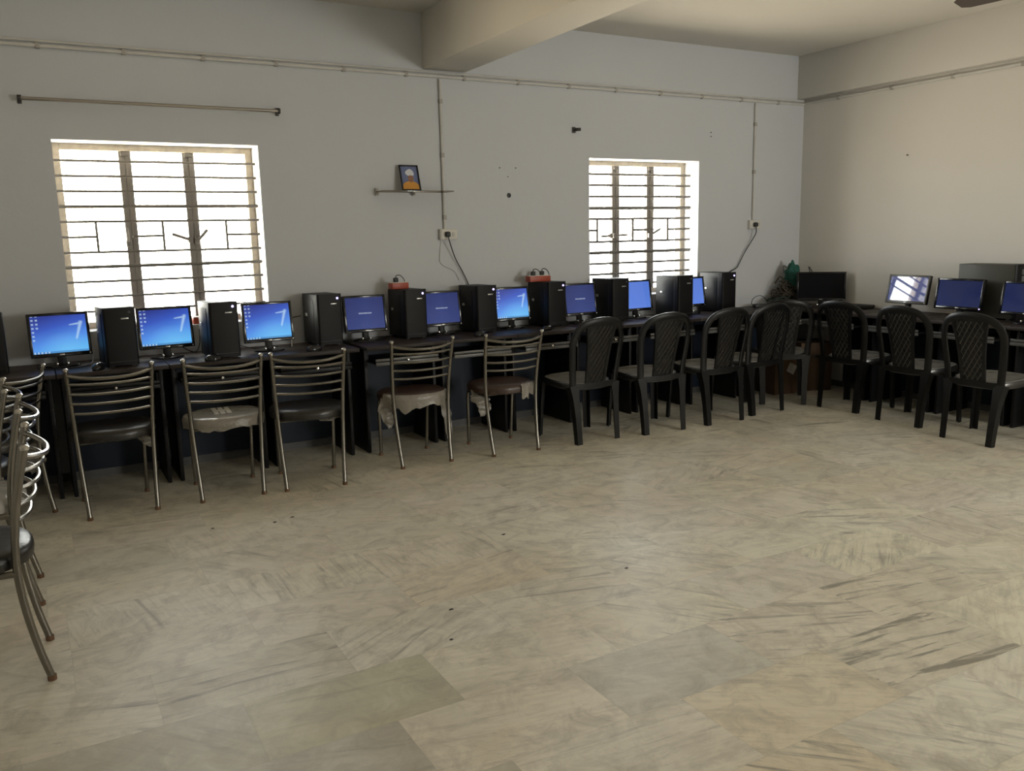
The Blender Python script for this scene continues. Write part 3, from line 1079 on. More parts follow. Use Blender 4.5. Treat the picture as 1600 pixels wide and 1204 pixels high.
# ------------------------------------------------------------------ steel chairs
def chair_seat(bm, z0, puff=0.0):
    n = 40
    def ring(s, z):
        out = []
        for k in range(n):
            a = 2 * PI * k / n
            ca, sa = math.cos(a), math.sin(a)
            e = 2.4
            rx = abs(ca) ** (2 / e) * (1 if ca > 0 else -1)
            ry = abs(sa) ** (2 / e) * (1 if sa > 0 else -1)
            wx = 0.224 * (1 + 0.07 * ry)
            out.append((wx * rx * s, -0.012 + 0.207 * ry * s, z))
        return out
    loft(bm, [ring(0.90, z0 - 0.006), ring(0.985, z0 + 0.002), ring(1.0, z0 + 0.026), ring(0.985, z0 + 0.044), ring(0.93, z0 + 0.055), ring(0.75, z0 + 0.061), ring(0.4, z0 + 0.064), ring(0.05, z0 + 0.065)])
    return bm


def make_steel_chair(seat_m='vinyl'):
    t = thing('steel_chair', '', 'chair')
    obj('seat', chair_seat(nb(), 0.412), seat_m, t)
    for s in (-1, 1):
        b = nb()
        pts = [(s * 0.170, -0.225, 0.012), (s * 0.176, -0.196, 0.14), (s * 0.184, -0.172, 0.30), (s * 0.190, -0.165, 0.44), (s * 0.196, -0.178, 0.58), (s * 0.203, -0.205, 0.72), (s * 0.208, -0.228, 0.815)]
        tube(b, pts, 0.0125, 10, 5)
        l = obj('rear_leg', b, 'steel', t)
        b = nb()
        lathe(b, [(0.002, 0.0), (0.0145, 0.001), (0.015, 0.010), (0.010, 0.016), (0.002, 0.018)], (s * 0.208, -0.229, 0.812), 12)
        obj('end_cap', b, 'steel_cap', l)
        b = nb()
        lathe(b, [(0.002, 0), (0.0145, 0.0), (0.0145, 0.018), (0.002, 0.019)], (s * 0.170, -0.226, 0.0), 12)
        obj('foot_tip', b, 'rust', l)
        b = nb()
        tube(b, [(s * 0.168, 0.185, 0.012), (s * 0.172, 0.172, 0.20), (s * 0.176, 0.160, 0.36), (s * 0.172, 0.13, 0.395), (s * 0.175, 0.05, 0.400), (s * 0.188, -0.165, 0.400)], 0.0115, 10, 5)
        l = obj('front_leg', b, 'steel', t)
        b = nb()
        lathe(b, [(0.002, 0), (0.0135, 0.0), (0.0135, 0.018), (0.002, 0.019)], (s * 0.168, 0.186, 0.0), 12)
        obj('foot_tip', b, 'rust', l)
    for sx, sy in ((0.172, 0.09), (0.182, -0.12)):
        obj('seat_bar', tube(nb(), [(-sx, sy, 0.402), (sx, sy, 0.402)], 0.009, 8), 'steel', t)
    zs = [0.790, 0.742, 0.687, 0.633, 0.578]
    for k, z in enumerate(zs):
        f = (z - 0.58) / 0.235
        hw = 0.196 + 0.012 * max(0, f)
        y = -0.178 - 0.05 * max(0, f) ** 0.9
        bow = 0.068 - 0.006 * k
        sag = 0.022 if k == 0 else 0.004
        pts = []
        for j in range(15):
            u = -1 + 2 * j / 14
            c = 1 - abs(u) ** 2.4
            pts.append((hw * u, y - bow * c, z - sag * c))
        b = nb()
        tube(b, pts, 0.0095 if k == 0 else 0.0075, 8)
        obj('back_rung', b, 'steel', t)
    return t


def film_skirt(parent, a0, a1, drop, seed, name='plastic_wrap', label='torn clear plastic wrap', over=0.0):
    """ragged film hanging from the seat rim between two angles (degrees, 0 = right, -90 = back)"""
    rnd = random.Random(seed)
    b = nb()
    n, rows = 26, 5
    grid = []
    for i in range(n + 1):
        a = R_(a0 + (a1 - a0) * i / n)
        ca, sa = math.cos(a), math.sin(a)
        e = 2.4
        rx = abs(ca) ** (2 / e) * (1 if ca > 0 else -1)
        ry = abs(sa) ** (2 / e) * (1 if sa > 0 else -1)
        d = drop * (0.75 + 0.2 * math.sin(i * 0.55 + seed) + 0.12 * math.sin(i * 1.4 + seed)) * (0.85 + 0.3 * rnd.random())
        col = []
        for j in range(rows + 1):
            f = j / rows
            s = 1.012 + 0.03 * math.sin(i * 0.9 + j * 0.7 + seed) * f + 0.012 * rnd.random()
            z = 0.468 + over - (0.035 + over) * min(1, f * 2) - d * max(0, f - 0.3) / 0.7
            if j == 0:
                s = 0.955
            col.append(b.verts.new((0.227 * (1 + 0.07 * ry) * rx * s, -0.012 + 0.210 * ry * s, z)))
        grid.append(col)
    for i in range(n):
        for j in range(rows):
            b.faces.new((grid[i][j], grid[i + 1][j], grid[i + 1][j + 1], grid[i][j + 1]))
    return obj(name, b, 'film', parent, 60, label=label)


def film_strip(parent, pts, w, seed, label='dangling strip of clear plastic'):
    rnd = random.Random(seed)
    b = nb()
    P = smooth_pts(pts, 5)
    prev = None
    for i, p in enumerate(P):
        f = i / (len(P) - 1)
        ww = w * (0.35 + 0.9 * math.sin(PI * min(1, 0.25 + f * 0.75))) * (0.85 + 0.3 * rnd.random())
        side = Vector((1, 0.35 * math.sin(i), 0)) * ww / 2
        cur = (b.verts.new(p - side), b.verts.new(p + Vector((0, 0.012 * math.sin(i * 1.7), 0))), b.verts.new(p + side))
        if prev:
            b.faces.new((prev[0], prev[1], cur[1], cur[0]))
            b.faces.new((prev[1], prev[2], cur[2], cur[1]))
        prev = cur
    return obj('plastic_wrap', b, 'film', parent, 60, label=label)


GS = 'tubular steel chairs'
base_chair = make_steel_chair('vinyl')
base_brown = make_steel_chair('brown_vinyl')
base_wrap = make_steel_chair('wrapped')


def rear_to_center(xr, yr, rz):
    """centre of a chair from the middle of its rear feet"""
    a = R_(rz)
    return (xr - 0.225 * math.sin(a), yr + 0.225 * math.cos(a), 0)


ch = {}
spec = [
    ('m2', base_chair, (-6.19, -0.95), 1, 'steel chair with clean black seat, second from the left along the desks'),
    ('m3', base_wrap, (-5.615, -0.975), -4, 'steel chair whose seat is still wrapped in shiny clear plastic with a paper label'),
    ('m4', base_chair, (-5.15, -1.04), -9, 'steel chair with black seat beside the gap between the desks'),
    ('m5', base_brown, (-4.385, -0.94), -1, 'steel chair with torn plastic wrap hanging all along the rear of its seat'),
    ('m6', base_brown, (-3.755, -1.005), -2, 'steel chair with brown-black seat and scraps of film, next to the first plastic chair'),
    ('m1', base_chair, (-6.62, -0.815), 54, 'steel chair turned towards the left at the left end of the window wall desks'),
    ('l1', base_chair, (-6.583, -2.589), 90, 'nearest steel chair at the left photo edge, seen from the side with a black seat'),
    ('l2', base_wrap, (-6.605, -1.875), 90, 'steel chair just behind the nearest one at the left edge, pale wrapped seat'),
    ('l3', base_chair, (-6.67, -1.29), 92, 'farthest steel chair of the side-on row, mostly cut by the left edge'),
]
seen = set()
for key, proto, (xr, yr), rz, lab in spec:
    o = proto if proto.name not in seen else copy_tree(proto)
    seen.add(proto.name)
    ch[key] = place(o, rear_to_center(xr, yr, rz), rz, lab, GS)

# what is left of the packing film on single chairs
film_skirt(ch['m5'], -172, -8, 0.075, 3)
film_strip(ch['m5'], [(-0.20, -0.05, 0.44), (-0.215, -0.08, 0.36), (-0.20, -0.09, 0.29), (-0.19, -0.08, 0.24)], 0.07, 5)
film_strip(ch['m5'], [(0.205, -0.02, 0.43), (0.235, -0.02, 0.30), (0.255, -0.01, 0.17), (0.262, 0.0, 0.06)], 0.05, 8)
film_skirt(ch['m6'], -80, -15, 0.07, 6)
film_strip(ch['m6'], [(-0.19, -0.02, 0.43), (-0.185, -0.06, 0.37), (-0.16, -0.08, 0.31), (-0.18, -0.08, 0.25)], 0.10, 9)
film_skirt(ch['m3'], -178, -10, 0.035, 2)
film_strip(ch['m2'], [(0.12, -0.06, 0.41), (0.16, -0.08, 0.37), (0.185, -0.09, 0.33)], 0.06, 12)
film_strip(ch['m4'], [(0.06, -0.12, 0.41), (0.10, -0.13, 0.38), (0.15, -0.13, 0.40)], 0.05, 15)
film_strip(ch['m1'], [(0.17, -0.06, 0.43), (0.20, -0.10, 0.36), (0.19, -0.12, 0.28), (0.18, -0.12, 0.22)], 0.16, 17)
b = nb()
for k in range(3):
    boxmm(b, (-0.055 + k * 0.036, -0.09, 0.4755), (-0.03 + k * 0.036, 0.10, 0.479))
boxmm(b, (-0.055, -0.012, 0.4755), (0.042, 0.022, 0.4792))
obj('paper_label', b, 'paper', ch['m3'], label='striped paper label')


# ------------------------------------------------------------------ plastic chairs
def pl_y(x, z):
    f = max(0.0, (z - 0.42) / 0.46)
    return -0.165 - 0.10 * f ** 1.15 + 0.9 * x * x * (0.4 + 0.6 * f)


def make_plastic_chair():
    t = thing('plastic_chair', '', 'chair')
    n = 44
    def ring(s, z, dz=0.0):
        out = []
        for k in range(n):
            a = 2 * PI * k / n
            ca, sa = math.cos(a), math.sin(a)
            e = 3.0
            rx = abs(ca) ** (2 / e) * (1 if ca > 0 else -1)
            ry = abs(sa) ** (2 / e) * (1 if sa > 0 else -1)
            wx = 0.215 * (1 + 0.06 * ry)
            out.append((wx * rx * s, 0.045 + 0.215 * ry * s, z + dz * rx * rx + 0.045 * 0.215 * ry * s))
        return out
    obj('seat', loft(nb(), [ring(0.97, 0.385), ring(1.0, 0.40), ring(1.0, 0.422), ring(0.975, 0.432), ring(0.90, 0.430, 0.002), ring(0.7, 0.422, 0.004), ring(0.4, 0.417, 0.003), ring(0.05, 0.416)]), 'resin_seat', t)
    obj('seat_glint_film', loft(nb(), [ring(0.94, 0.4300, 0.001), ring(0.935, 0.4335, 0.001), ring(0.90, 0.4335, 0.002), ring(0.7, 0.4255, 0.004), ring(0.4, 0.4205, 0.003), ring(0.05, 0.4195)]), 'seat_glint_film', t, label='pale creased sheet standing in for seat glints')
    # outer hoop
    half = [(0.186, 0.395), (0.194, 0.50), (0.204, 0.60), (0.211, 0.68), (0.209, 0.735), (0.195, 0.785), (0.165, 0.825), (0.12, 0.850), (0.06, 0.864), (0.0, 0.868)]
    path = [(x, pl_y(x, z), z) for x, z in half] + [(-x, pl_y(x, z), z) for x, z in reversed(half[:-1])]
    pts = smooth_pts(path, 4)
    prof = [(-0.024, -0.004), (-0.017, -0.009), (0.017, -0.009), (0.024, -0.004), (0.024, 0.006), (0.017, 0.004), (-0.017, 0.004), (-0.024, 0.006)]
    obj('back_hoop', sweep(nb(), pts, prof, ref=lambda p: (-p.x * 1.2, 1.0, 0.05)), 'resin', t)
    # inner splat with its ribbed lattice
    def hw(z):
        k = [(0.41, 0.076), (0.50, 0.080), (0.60, 0.086), (0.70, 0.096), (0.78, 0.110), (0.83, 0.122), (0.86, 0.10)]
        for (za, a), (zb, c) in zip(k, k[1:]):
            if z <= zb:
                return a + (c - a) * max(0, (z - za)) / (zb - za)
        return k[-1][1]
    b = nb()
    rows, cols = 22, 10
    for side in (0, 1):
        g = []
        for i in range(rows + 1):
            z = 0.41 + 0.445 * i / rows
            g.append([])
            for j in range(cols + 1):
                x = hw(z) * (-1 + 2 * j / cols)
                g[-1].append(b.verts.new((x, pl_y(x, z) + (0.003 if side else -0.003), z)))
        for i in range(rows):
            for j in range(cols):
                b.faces.new((g[i][j], g[i][j + 1], g[i + 1][j + 1], g[i + 1][j]))
        if side == 0:
            g0 = g
    for i in range(rows):
        for j in (0, cols):
            b.faces.new((g0[i][j], g0[i + 1][j], g[i + 1][j], g[i][j]))
    sp = obj('back_splat', b, 'resin', t)
    # raised border of the splat
    for s in (-1, 1):
        pp = [(s * hw(z), pl_y(hw(z), z), z) for z in [0.40 + 0.44 * k / 16 for k in range(17)]]
        b = nb()
        sweep(b, pp, [(-0.011, -0.008), (0.011, -0.008), (0.011, 0.006), (-0.011, 0.006)], ref=(0, 1, 0))
        obj('splat_border', b, 'resin', sp)
    b = nb()
    for sgn in (1, -1):
        c0 = -0.40
        while c0 < 0.40:
            run = []
            for k in range(61):
                z = 0.43 + 0.40 * k / 60
                x = sgn * ((z - 0.63) * 0.62 + c0)
                if abs(x) < hw(z) - 0.011:
                    run.append((x, pl_y(x, z), z))
            if len(run) > 4:
                run = run[::3] + [run[-1]]
                tube(b, run, 0.0058 if sgn > 0 else 0.0042, 5, 0, ref=(0, 1, 0))
            c0 += 0.037
    obj('lattice', b, 'resin_rib', sp)
    # legs: tapered angle sections
    ang = [(-0.026, -0.018), (0.022, -0.018), (0.026, 0.026), (0.018, 0.028), (0.014, -0.008), (-0.026, -0.010)]
    for s in (-1, 1):
        pr = [(a * (1 if s > 0 else -1), c) for a, c in ang]
        b = nb()
        sweep(b, smooth_pts([(s * 0.168, -0.195, 0.0), (s * 0.170, -0.180, 0.15), (s * 0.176, -0.162, 0.30), (s * 0.182, -0.145, 0.41)], 3), [(-x, y) for x, y in pr] if s > 0 else [(-x, y) for x, y in pr],
              ref=(0, 1, 0), scales=[(0.86, 0.86), (0.88, 0.88), (0.9, 0.9), (0.93, 0.93), (0.97, 0.97), (1.0, 1.0), (1.06, 1.05), (1.2, 1.1), (1.4, 1.15), (1.6, 1.2)])
        obj('rear_leg', b, 'resin', t)
        b = nb()
        sweep(b, smooth_pts([(s * 0.212, 0.215, 0.0), (s * 0.206, 0.212, 0.15), (s * 0.198, 0.208, 0.30), (s * 0.188, 0.200, 0.40)], 3), [(-x, -y) for x, y in pr],
              ref=(0, 1, 0), scales=[(0.80, 0.8)] * 4 + [(0.9, 0.9)] * 3 + [(1.0, 1.0), (1.15, 1.1), (1.3, 1.1)])
        obj('front_leg', b, 'resin', t)
    b = nb()
    pp = [(x, pl_y(x, 0.41) - 0.008, 0.405) for x in [-0.19 + 0.38 * k / 12 for k in range(13)]]
    sweep(b, pp, [(-0.020, -0.004), (0.020, -0.004), (0.020, 0.004), (-0.020, 0.004)], ref=(0, 1, 0))
    obj('rear_rail', b, 'resin', t)
    return t


pc = make_plastic_chair()


def rear_pl(xr, yr, rz):
    a = R_(rz)
    return (xr - 0.195 * math.sin(a), yr + 0.195 * math.cos(a), 0)


GP = 'black plastic chairs'
for i, (xr, yr, rz, lab) in enumerate([
    (-3.11, -1.045, 3, 'black plastic chair next to the last steel chair, first of the plastic row'),
    (-2.545, -1.09, -2, 'black plastic chair second from the steel chairs, below the left edge of the right window'),
    (-1.965, -1.105, 0, 'black plastic chair third from the steel chairs, under the right window'),
    (-1.445, -1.035, 3, 'black plastic chair overlapped by the one turned to the corner, left of it'),
    (-1.085, -0.865, -38, 'black plastic chair turned to the corner, in front of the cartons'),
    (-0.90, -1.27, -87, 'black plastic chair facing the right wall, nearest the corner'),
    (-0.95, -1.865, -90, 'black plastic chair facing the window-mirroring monitor'),
    (-1.072, -2.48, -91, 'black plastic chair facing the dim navy monitor, rightmost whole chair'),
]):
    o = pc if i == 0 else copy_tree(pc)
    place(o, rear_pl(xr, yr, rz), rz, lab, GP)

# ------------------------------------------------------------------ things on the walls
t = thing('curtain_rod', 'bare metal curtain rod above the left window', 'curtain rod', (-5.7075, 0, 2.298))
b = nb()
tube(b, [(-0.7515, -0.055, 0), (0.7515, -0.055, 0)], 0.010, 10)
obj('rod', b, 'rod', t)
for s in (-1, 1):
    b = nb()
    box(b, (s * 0.745, -0.005, 0), (0.022, 0.010, 0.05), 0.002)
    box(b, (s * 0.745, -0.034, 0), (0.016, 0.05, 0.014), 0.003)
    tube(b, [(s * 0.738, -0.055, 0), (s * 0.752, -0.055, 0)], 0.0185, 12)
    obj('bracket', b, 'dark_bracket', t)


def conduit(label, pts, r, clips, group, offset=None):
    t = thing('wall_conduit', label, 'conduit', pts[0], 0, group)
    o0 = Vector(pts[0])
    b = nb()
    tube(b, [Vector(p) - o0 for p in pts], r, 8)
    obj('pipe', b, 'pvc', t)
    if offset is not None:
        b = nb()
        P = [Vector(p) - o0 + Vector(offset) for p in pts]
        tube(b, P, r * 0.62, 8)
        obj('thin_pipe', b, 'pvc', t)
    for c in clips:
        c = Vector(c) - o0
        b = nb()
        box(b, c, (0.026, 0.026, 0.034), 0.004)
        obj('clip', b, 'clip', t)
    return t


GC = 'electric conduits'
ZC = 2.603
conduit('horizontal white conduit running along the window wall below the ceiling', [(ROOM_X0 + 0.02, -0.013, ZC), (-0.02, -0.013, ZC)], 0.0125,
        [(-0.35 - 0.46 * k, -0.013, ZC) for k in range(16)], GC, (0, -0.002, 0.026))
conduit('horizontal white conduit along the right wall below its beam', [(-0.013, -0.03, 2.612), (-0.013, ROOM_Y0 + 0.05, 2.612)], 0.0125,
        [(-0.013, -0.4 - 0.55 * k, 2.612) for k in range(10)], GC)
conduit('upright white conduit down to the socket near the portrait', [(-3.767, -0.012, ZC - 0.02), (-3.767, -0.012, 1.515)], 0.0115,
        [(-3.767, -0.012, z) for z in (2.43, 2.05, 1.6)], GC)
conduit('upright white conduit down to the socket right of the right window', [(-0.63, -0.012, ZC - 0.02), (-0.63, -0.012, 1.546)], 0.0105,
        [(-0.63, -0.012, z) for z in (2.4, 1.98)], GC)


def make_socket(label, loc):
    t = thing('wall_socket', label, 'socket', loc, 0, 'wall sockets')
    obj('back_box', boxmm(nb(), (-0.07, -0.032, -0.04), (0.07, 0.0, 0.04), 0.004), 'white_plastic', t)
    obj('face_plate', boxmm(nb(), (-0.062, -0.037, -0.034), (0.062, -0.032, 0.034), 0.002), 'white_plastic', t)
    obj('switch', box(nb(), (0.035, -0.040, 0.0), (0.022, 0.008, 0.03), 0.002), 'paper', t)
    b = nb()
    for dx, dz in ((0, 0.009), (-0.009, -0.006), (0.009, -0.006)):
        box(b, (-0.02 + dx, -0.0372, dz), (0.005, 0.002, 0.005))
    obj('socket_holes', b, 'black_rubber', t)
    return t


make_socket('white wall socket with a black plug below the portrait shelf', (-3.745, 0, 1.475))
make_socket('white wall socket with a black plug right of the right window', (-0.615, 0, 1.505))


def lead(label, plug, pts, name='power_lead'):
    t = thing(name, label, 'cable', plug, 0, 'power leads hanging from wall sockets')
    o0 = Vector(plug)
    b = nb()
    box(b, (0, 0, 0), (0.038, 0.036, 0.042), 0.012)
    obj('plug', b, 'black_rubber', t)
    b = nb()
    tube(b, [Vector(p) - o0 for p in pts], 0.0042, 8, 6)
    obj('cord', b, 'black_rubber', t)


lead('black lead hanging in a slant from the socket near the portrait', (-3.765, -0.0555, 1.475),
     [(-3.765, -0.06, 1.46), (-3.755, -0.06, 1.42), (-3.70, -0.03, 1.30), (-3.63, -0.02, 1.18), (-3.575, -0.018, 1.05), (-3.56, -0.02, 0.85)])
lead('black lead dropping in a curve from the socket right of the right window', (-0.635, -0.0555, 1.505),
     [(-0.635, -0.06, 1.49), (-0.63, -0.055, 1.43), (-0.655, -0.03, 1.36), (-0.74, -0.025, 1.25), (-0.80, -0.02, 1.15), (-0.83, -0.02, 1.115), (-0.94, -0.018, 1.06), (-0.97, -0.018, 0.95)])
b = nb()
tube(b, [(-3.80, -0.006, 1.43), (-3.81, -0.004, 1.36), (-3.815, -0.004, 1.28), (-3.78, -0.004, 1.24), (-3.70, -0.004, 1.20), (-3.66, -0.006, 1.13)], 0.0018, 6, 5)
tag(obj('thin_wire', b, 'white_wire'), 'thin pale wire curling down the wall below the portrait socket', 'wire')

# glass shelf with the framed portrait
t = thing('wall_shelf', 'thin glass wall shelf carrying the framed portrait', 'shelf', (-4.03, 0, 1.783))
obj('shelf_glass', boxmm(nb(), (-0.275, -0.165, -0.004), (0.275, -0.027, 0.004), 0.001), 'glass_shelf', t)
for x in (-0.262, 0.02):
    b = nb()
    box(b, (x, -0.012, 0.0), (0.022, 0.022, 0.052), 0.004)
    box(b, (x, -0.03, -0.012), (0.016, 0.04, 0.012), 0.003)
    obj('bracket', b, 'clip', t)
t = thing('framed_portrait', 'small black-framed portrait of a person in a white turban and orange robe', 'picture frame', (-4.052, -0.085, 1.788))
xf = Matrix.Rotation(R_(-17), 4, 'X')
fw, fh = 0.148, 0.192
obj('backing', boxmm(nb(), (-fw / 2 + 0.002, 0.004, 0.002), (fw / 2 - 0.002, 0.016, fh - 0.002), 0.001), 'white_plastic', t, xf=xf)
b = nb()
boxmm(b, (-fw / 2, -0.006, 0), (-fw / 2 + 0.011, 0.006, fh), 0.002)
boxmm(b, (fw / 2 - 0.011, -0.006, 0), (fw / 2, 0.006, fh), 0.002)
boxmm(b, (-fw / 2 + 0.011, -0.006, 0), (fw / 2 - 0.011, 0.006, 0.011), 0.002)
boxmm(b, (-fw / 2 + 0.011, -0.006, fh - 0.011), (fw / 2 - 0.011, 0.006, fh), 0.002)
obj('frame_border', b, 'bezel', t, xf=xf)
M['pic_bg'] = pm('portrait_blue', (0.13, 0.16, 0.30), 0.5, vary=0.2, vscale=20)
M['pic_turban'] = pm('portrait_white', (0.62, 0.64, 0.68), 0.5, vary=0.15, vscale=60)
M['pic_skin'] = pm('portrait_skin', (0.28, 0.14, 0.09), 0.5)
M['pic_robe'] = pm('portrait_orange', (0.60, 0.28, 0.045), 0.5, vary=0.15, vscale=30)
M['pic_dark'] = pm('portrait_dark', (0.05, 0.03, 0.03), 0.5)
pic = obj('picture', boxmm(nb(), (-fw / 2 + 0.011, 0.001, 0.011), (fw / 2 - 0.011, 0.003, fh - 0.011)), 'pic_bg', t, xf=xf)
fl = lambda y: (lambda x, z, k: (x, y - k, z))


def flat(name, poly, y, m):
    obj(name, prism(nb(), poly, 0.0, 0.0006, fl(y)), m, pic, xf=xf)


def ell(cx, cz, rx, rz, n=24):
    return [(cx + rx * math.cos(2 * PI * k / n), cz + rz * math.sin(2 * PI * k / n)) for k in range(n)]


flat('painted_robe', [(-0.063, 0.011), (0.063, 0.011), (0.063, 0.042), (0.045, 0.062), (0.018, 0.072), (-0.010, 0.072), (-0.04, 0.064), (-0.060, 0.045)], 0.0005, 'pic_robe')
flat('painted_face', ell(0.006, 0.092, 0.021, 0.030), -0.0003, 'pic_skin')
flat('painted_turban', [(-0.030, 0.125), (-0.014, 0.112), (0.008, 0.116), (0.030, 0.112), (0.036, 0.130), (0.026, 0.152), (0.006, 0.164), (-0.014, 0.155), (-0.032, 0.140)], -0.0011, 'pic_turban')
for ex in (-0.002, 0.015):
    flat('painted_eye', ell(ex, 0.098, 0.004, 0.0018, 10), -0.0011, 'pic_dark')
flat('painted_mouth', ell(0.007, 0.078, 0.007, 0.0016, 10), -0.0011, 'pic_dark')

# bracket stub, nails and holes
t = thing('wall_hook', 'dark metal bracket stub on the wall left above the right window', 'hook', (-2.60, 0, 2.275))
b = nb()
box(b, (0, -0.006, 0), (0.03, 0.012, 0.045), 0.003)
obj('plate', b, 'dark_bracket', t)
b = nb()
tube(b, [(0.0, -0.01, 0), (0.012, -0.05, 0.0), (0.03, -0.055, 0.0)], 0.013, 10)
obj('stub', b, 'dark_bracket', t)


def nail(label, loc, d, name='wall_nail', r=0.005):
    b = nb()
    o0 = Vector(loc)
    dv = Vector(d)
    tube(b, [o0 - dv * 0.3, o0 + dv * 0.8], r * 0.6, 7)
    tube(b, [o0 + dv * 0.8, o0 + dv], r, 8)
    tag(obj(name, b, 'dark_bracket'), label, 'nail')


nail('rusty nail at the upper of two, above the right edge of the right window', (-1.155, 0, 2.31), (0, -0.012, 0))
nail('rusty nail at the lower of two, above the right edge of the right window', (-1.155, 0, 2.275), (0, -0.012, 0))
nail('nail on the otherwise bare right wall', (0, -1.132, 2.045), (-0.014, 0, 0), r=0.007)
nail('left one of the two level nails above the round wall hole', (-3.286, 0, 1.969), (0, -0.01, 0))
nail('right one of the two level nails above the round wall hole', (-3.144, 0, 1.970), (0, -0.01, 0))
nail('nail in the middle just above the round wall hole', (-3.214, 0, 1.903), (0, -0.01, 0), r=0.004)
b = nb()
lathe(b, [(0.002, 0.0), (0.017, 0.0), (0.019, 0.003), (0.012, 0.004), (0.010, 0.001), (0.002, 0.001)], n=16)
tag(obj('wall_plug', b, 'black_rubber', xf=Matrix.Translation((-3.207, 0, 1.763)) @ Matrix.Rotation(R_(90), 4, 'X')), 'round black plugged hole in the wall between portrait and right window', 'wall plug')

# ceiling fan
t = thing('ceiling_fan', 'brown ceiling fan of which only one blade tip shows at the top edge', 'fan', (-1.81, -3.40, ROOM_H))
b = nb()
lathe(b, [(0.002, -0.06), (0.03, -0.06), (0.06, -0.01), (0.062, 0.0), (0.002, 0.0)], n=20)
obj('canopy', b, 'fan', t)
b = nb()
tube(b, [(0, 0, -0.05), (0, 0, -0.30)], 0.011, 10)
obj('down_rod', b, 'fan', t)
b = nb()
lathe(b, [(0.002, -0.44), (0.05, -0.44), (0.085, -0.42), (0.10, -0.38), (0.10, -0.345), (0.07, -0.31), (0.03, -0.28), (0.002, -0.28)], n=26)
obj('motor', b, 'fan', t)
for k in range(3):
    a = R_(101 + 120 * k)
    b = nb()
    poly = [(0.17, -0.055), (0.58, -0.07), (0.62, -0.05), (0.625, 0.04), (0.60, 0.065), (0.17, 0.055)]
    prism(b, poly, -0.0015, 0.0015, lambda x, y, z: (x, y, z + y * 0.16))
    box(b, (0.135, 0, 0), (0.11, 0.04, 0.006), 0.002)
    obj('blade', b, 'fan', t, xf=Matrix.Translation((0, 0, -0.385)) @ Matrix.Rotation(a, 4, 'Z'))

# ------------------------------------------------------------------ corner clutter
def carton(label, loc, rz, w, d, h, lab=True):
    t = thing('carton', label, 'box', loc, rz, 'cartons under the corner desk')
    obj('box_body', boxmm(nb(), (-w / 2, -d / 2, 0), (w / 2, d / 2, h), 0.003), 'carton', t)
    b = nb()
    boxmm(b, (-w / 2 - 0.001, -0.003, h - 0.001), (w / 2 + 0.001, 0.003, h + 0.0015))
    obj('flap_seam', b, 'dark_bracket', t)
    if lab:
        b = nb()
        box(b, (0.03, -d / 2 - 0.001, h * 0.62), (0.085, 0.002, 0.085), 0, (0, R_(28), 0))
        lb = obj('paper_label', b, 'paper', t, label='white paper label stuck askew')
        b = nb()
        for q in range(3):
            box(b, (0.02 + q * 0.004, -d / 2 - 0.0022, h * 0.60 + q * 0.02), (0.04, 0.001, 0.004), 0, (0, R_(28), 0))
        obj('print_lines', b, 'drive', lb)
    else:
        obj('hand_hole', box(nb(), (0, -d / 2 - 0.0005, h * 0.72), (0.075, 0.002, 0.024), 0.0005), 'black_rubber', t)


carton('brown carton with a white label under the corner desk', (-0.665, -0.38, 0), -8, 0.30, 0.36, 0.37)
carton('taller brown carton with a hand hole under the corner desk, right of the labelled one', (-0.315, -0.44, 0), -22, 0.30, 0.32, 0.44, False)

rnd = random.Random(5)
b = nb()
for k in range(46):
    cx, cy = -0.27 + rnd.uniform(-0.12, 0.05), -0.14 + rnd.uniform(-0.05, 0.04)
    h = max(0.03, rnd.triangular(0.02, 0.30, 0.08))
    pts = []
    a0 = rnd.uniform(0, 6.28)
    rr = rnd.uniform(0.03, 0.08) * (1.15 - h * 2)
    for q in range(9):
        a = a0 + q * rnd.uniform(0.6, 0.9)
        pts.append((min(-0.03, cx + rr * math.cos(a) * 1.3), min(-0.02, cy + rr * math.sin(a)), DZ + 0.012 + max(0.0, h + 0.035 * math.sin(a * 2 + k) - 0.4 * max(0, abs(cx + 0.25) - 0.07))))
    tube(b, pts, rnd.uniform(0.003, 0.005), 5, 4)
o = tag(obj('cable_heap', b, 'brown_cable'), 'tangled heap of brown cables piled in the desk corner', 'cables')
o['kind'] = 'stuff'
b = nb()
for k in range(22):
    cx, cy = -0.43 + rnd.uniform(-0.10, 0.10), -0.16 + rnd.uniform(-0.06, 0.06)
    h = 0.11 * max(0, (cx + 0.62) / 0.28) * rnd.random()
    a0 = rnd.uniform(0, 6.28)
    pts = [(cx + 0.065 * math.cos(a0 + q), min(-0.02, cy + 0.05 * math.sin(a0 + q)), DZ + 0.008 + max(0, h + 0.015 * math.sin(3 * q + k))) for q in [0.7 * z for z in range(8)]]
    tube(b, pts, 0.0045, 5, 4)
o = tag(obj('cable_spread', b, 'dark_green_cable'), 'low dark spread of cables lying left of the brown cable heap', 'cables')
o['kind'] = 'stuff'
b = nb()
for pts in ([(-0.30, -0.10, 1.05), (-0.29, -0.08, 1.11), (-0.24, -0.07, 1.105), (-0.18, -0.08, 1.06), (-0.13, -0.09, 1.0)],
            [(-0.26, -0.10, 1.04), (-0.21, -0.08, 1.09), (-0.14, -0.07, 1.08), (-0.07, -0.08, 1.02), (-0.05, -0.09, 0.95)],
            [(-0.20, -0.12, 1.0), (-0.16, -0.09, 1.07), (-0.12, -0.08, 1.05), (-0.10, -0.09, 0.98)],
            [(-0.03, -0.16, 0.97), (-0.025, -0.17, 1.03), (-0.035, -0.16, 1.10), (-0.03, -0.20, 1.05), (-0.025, -0.24, 0.98)]):
    tube(b, pts, 0.0042, 6, 6)
tag(obj('cable_loop', b, 'black_rubber'), 'black cable looping above the top of the corner monitor', 'cable')
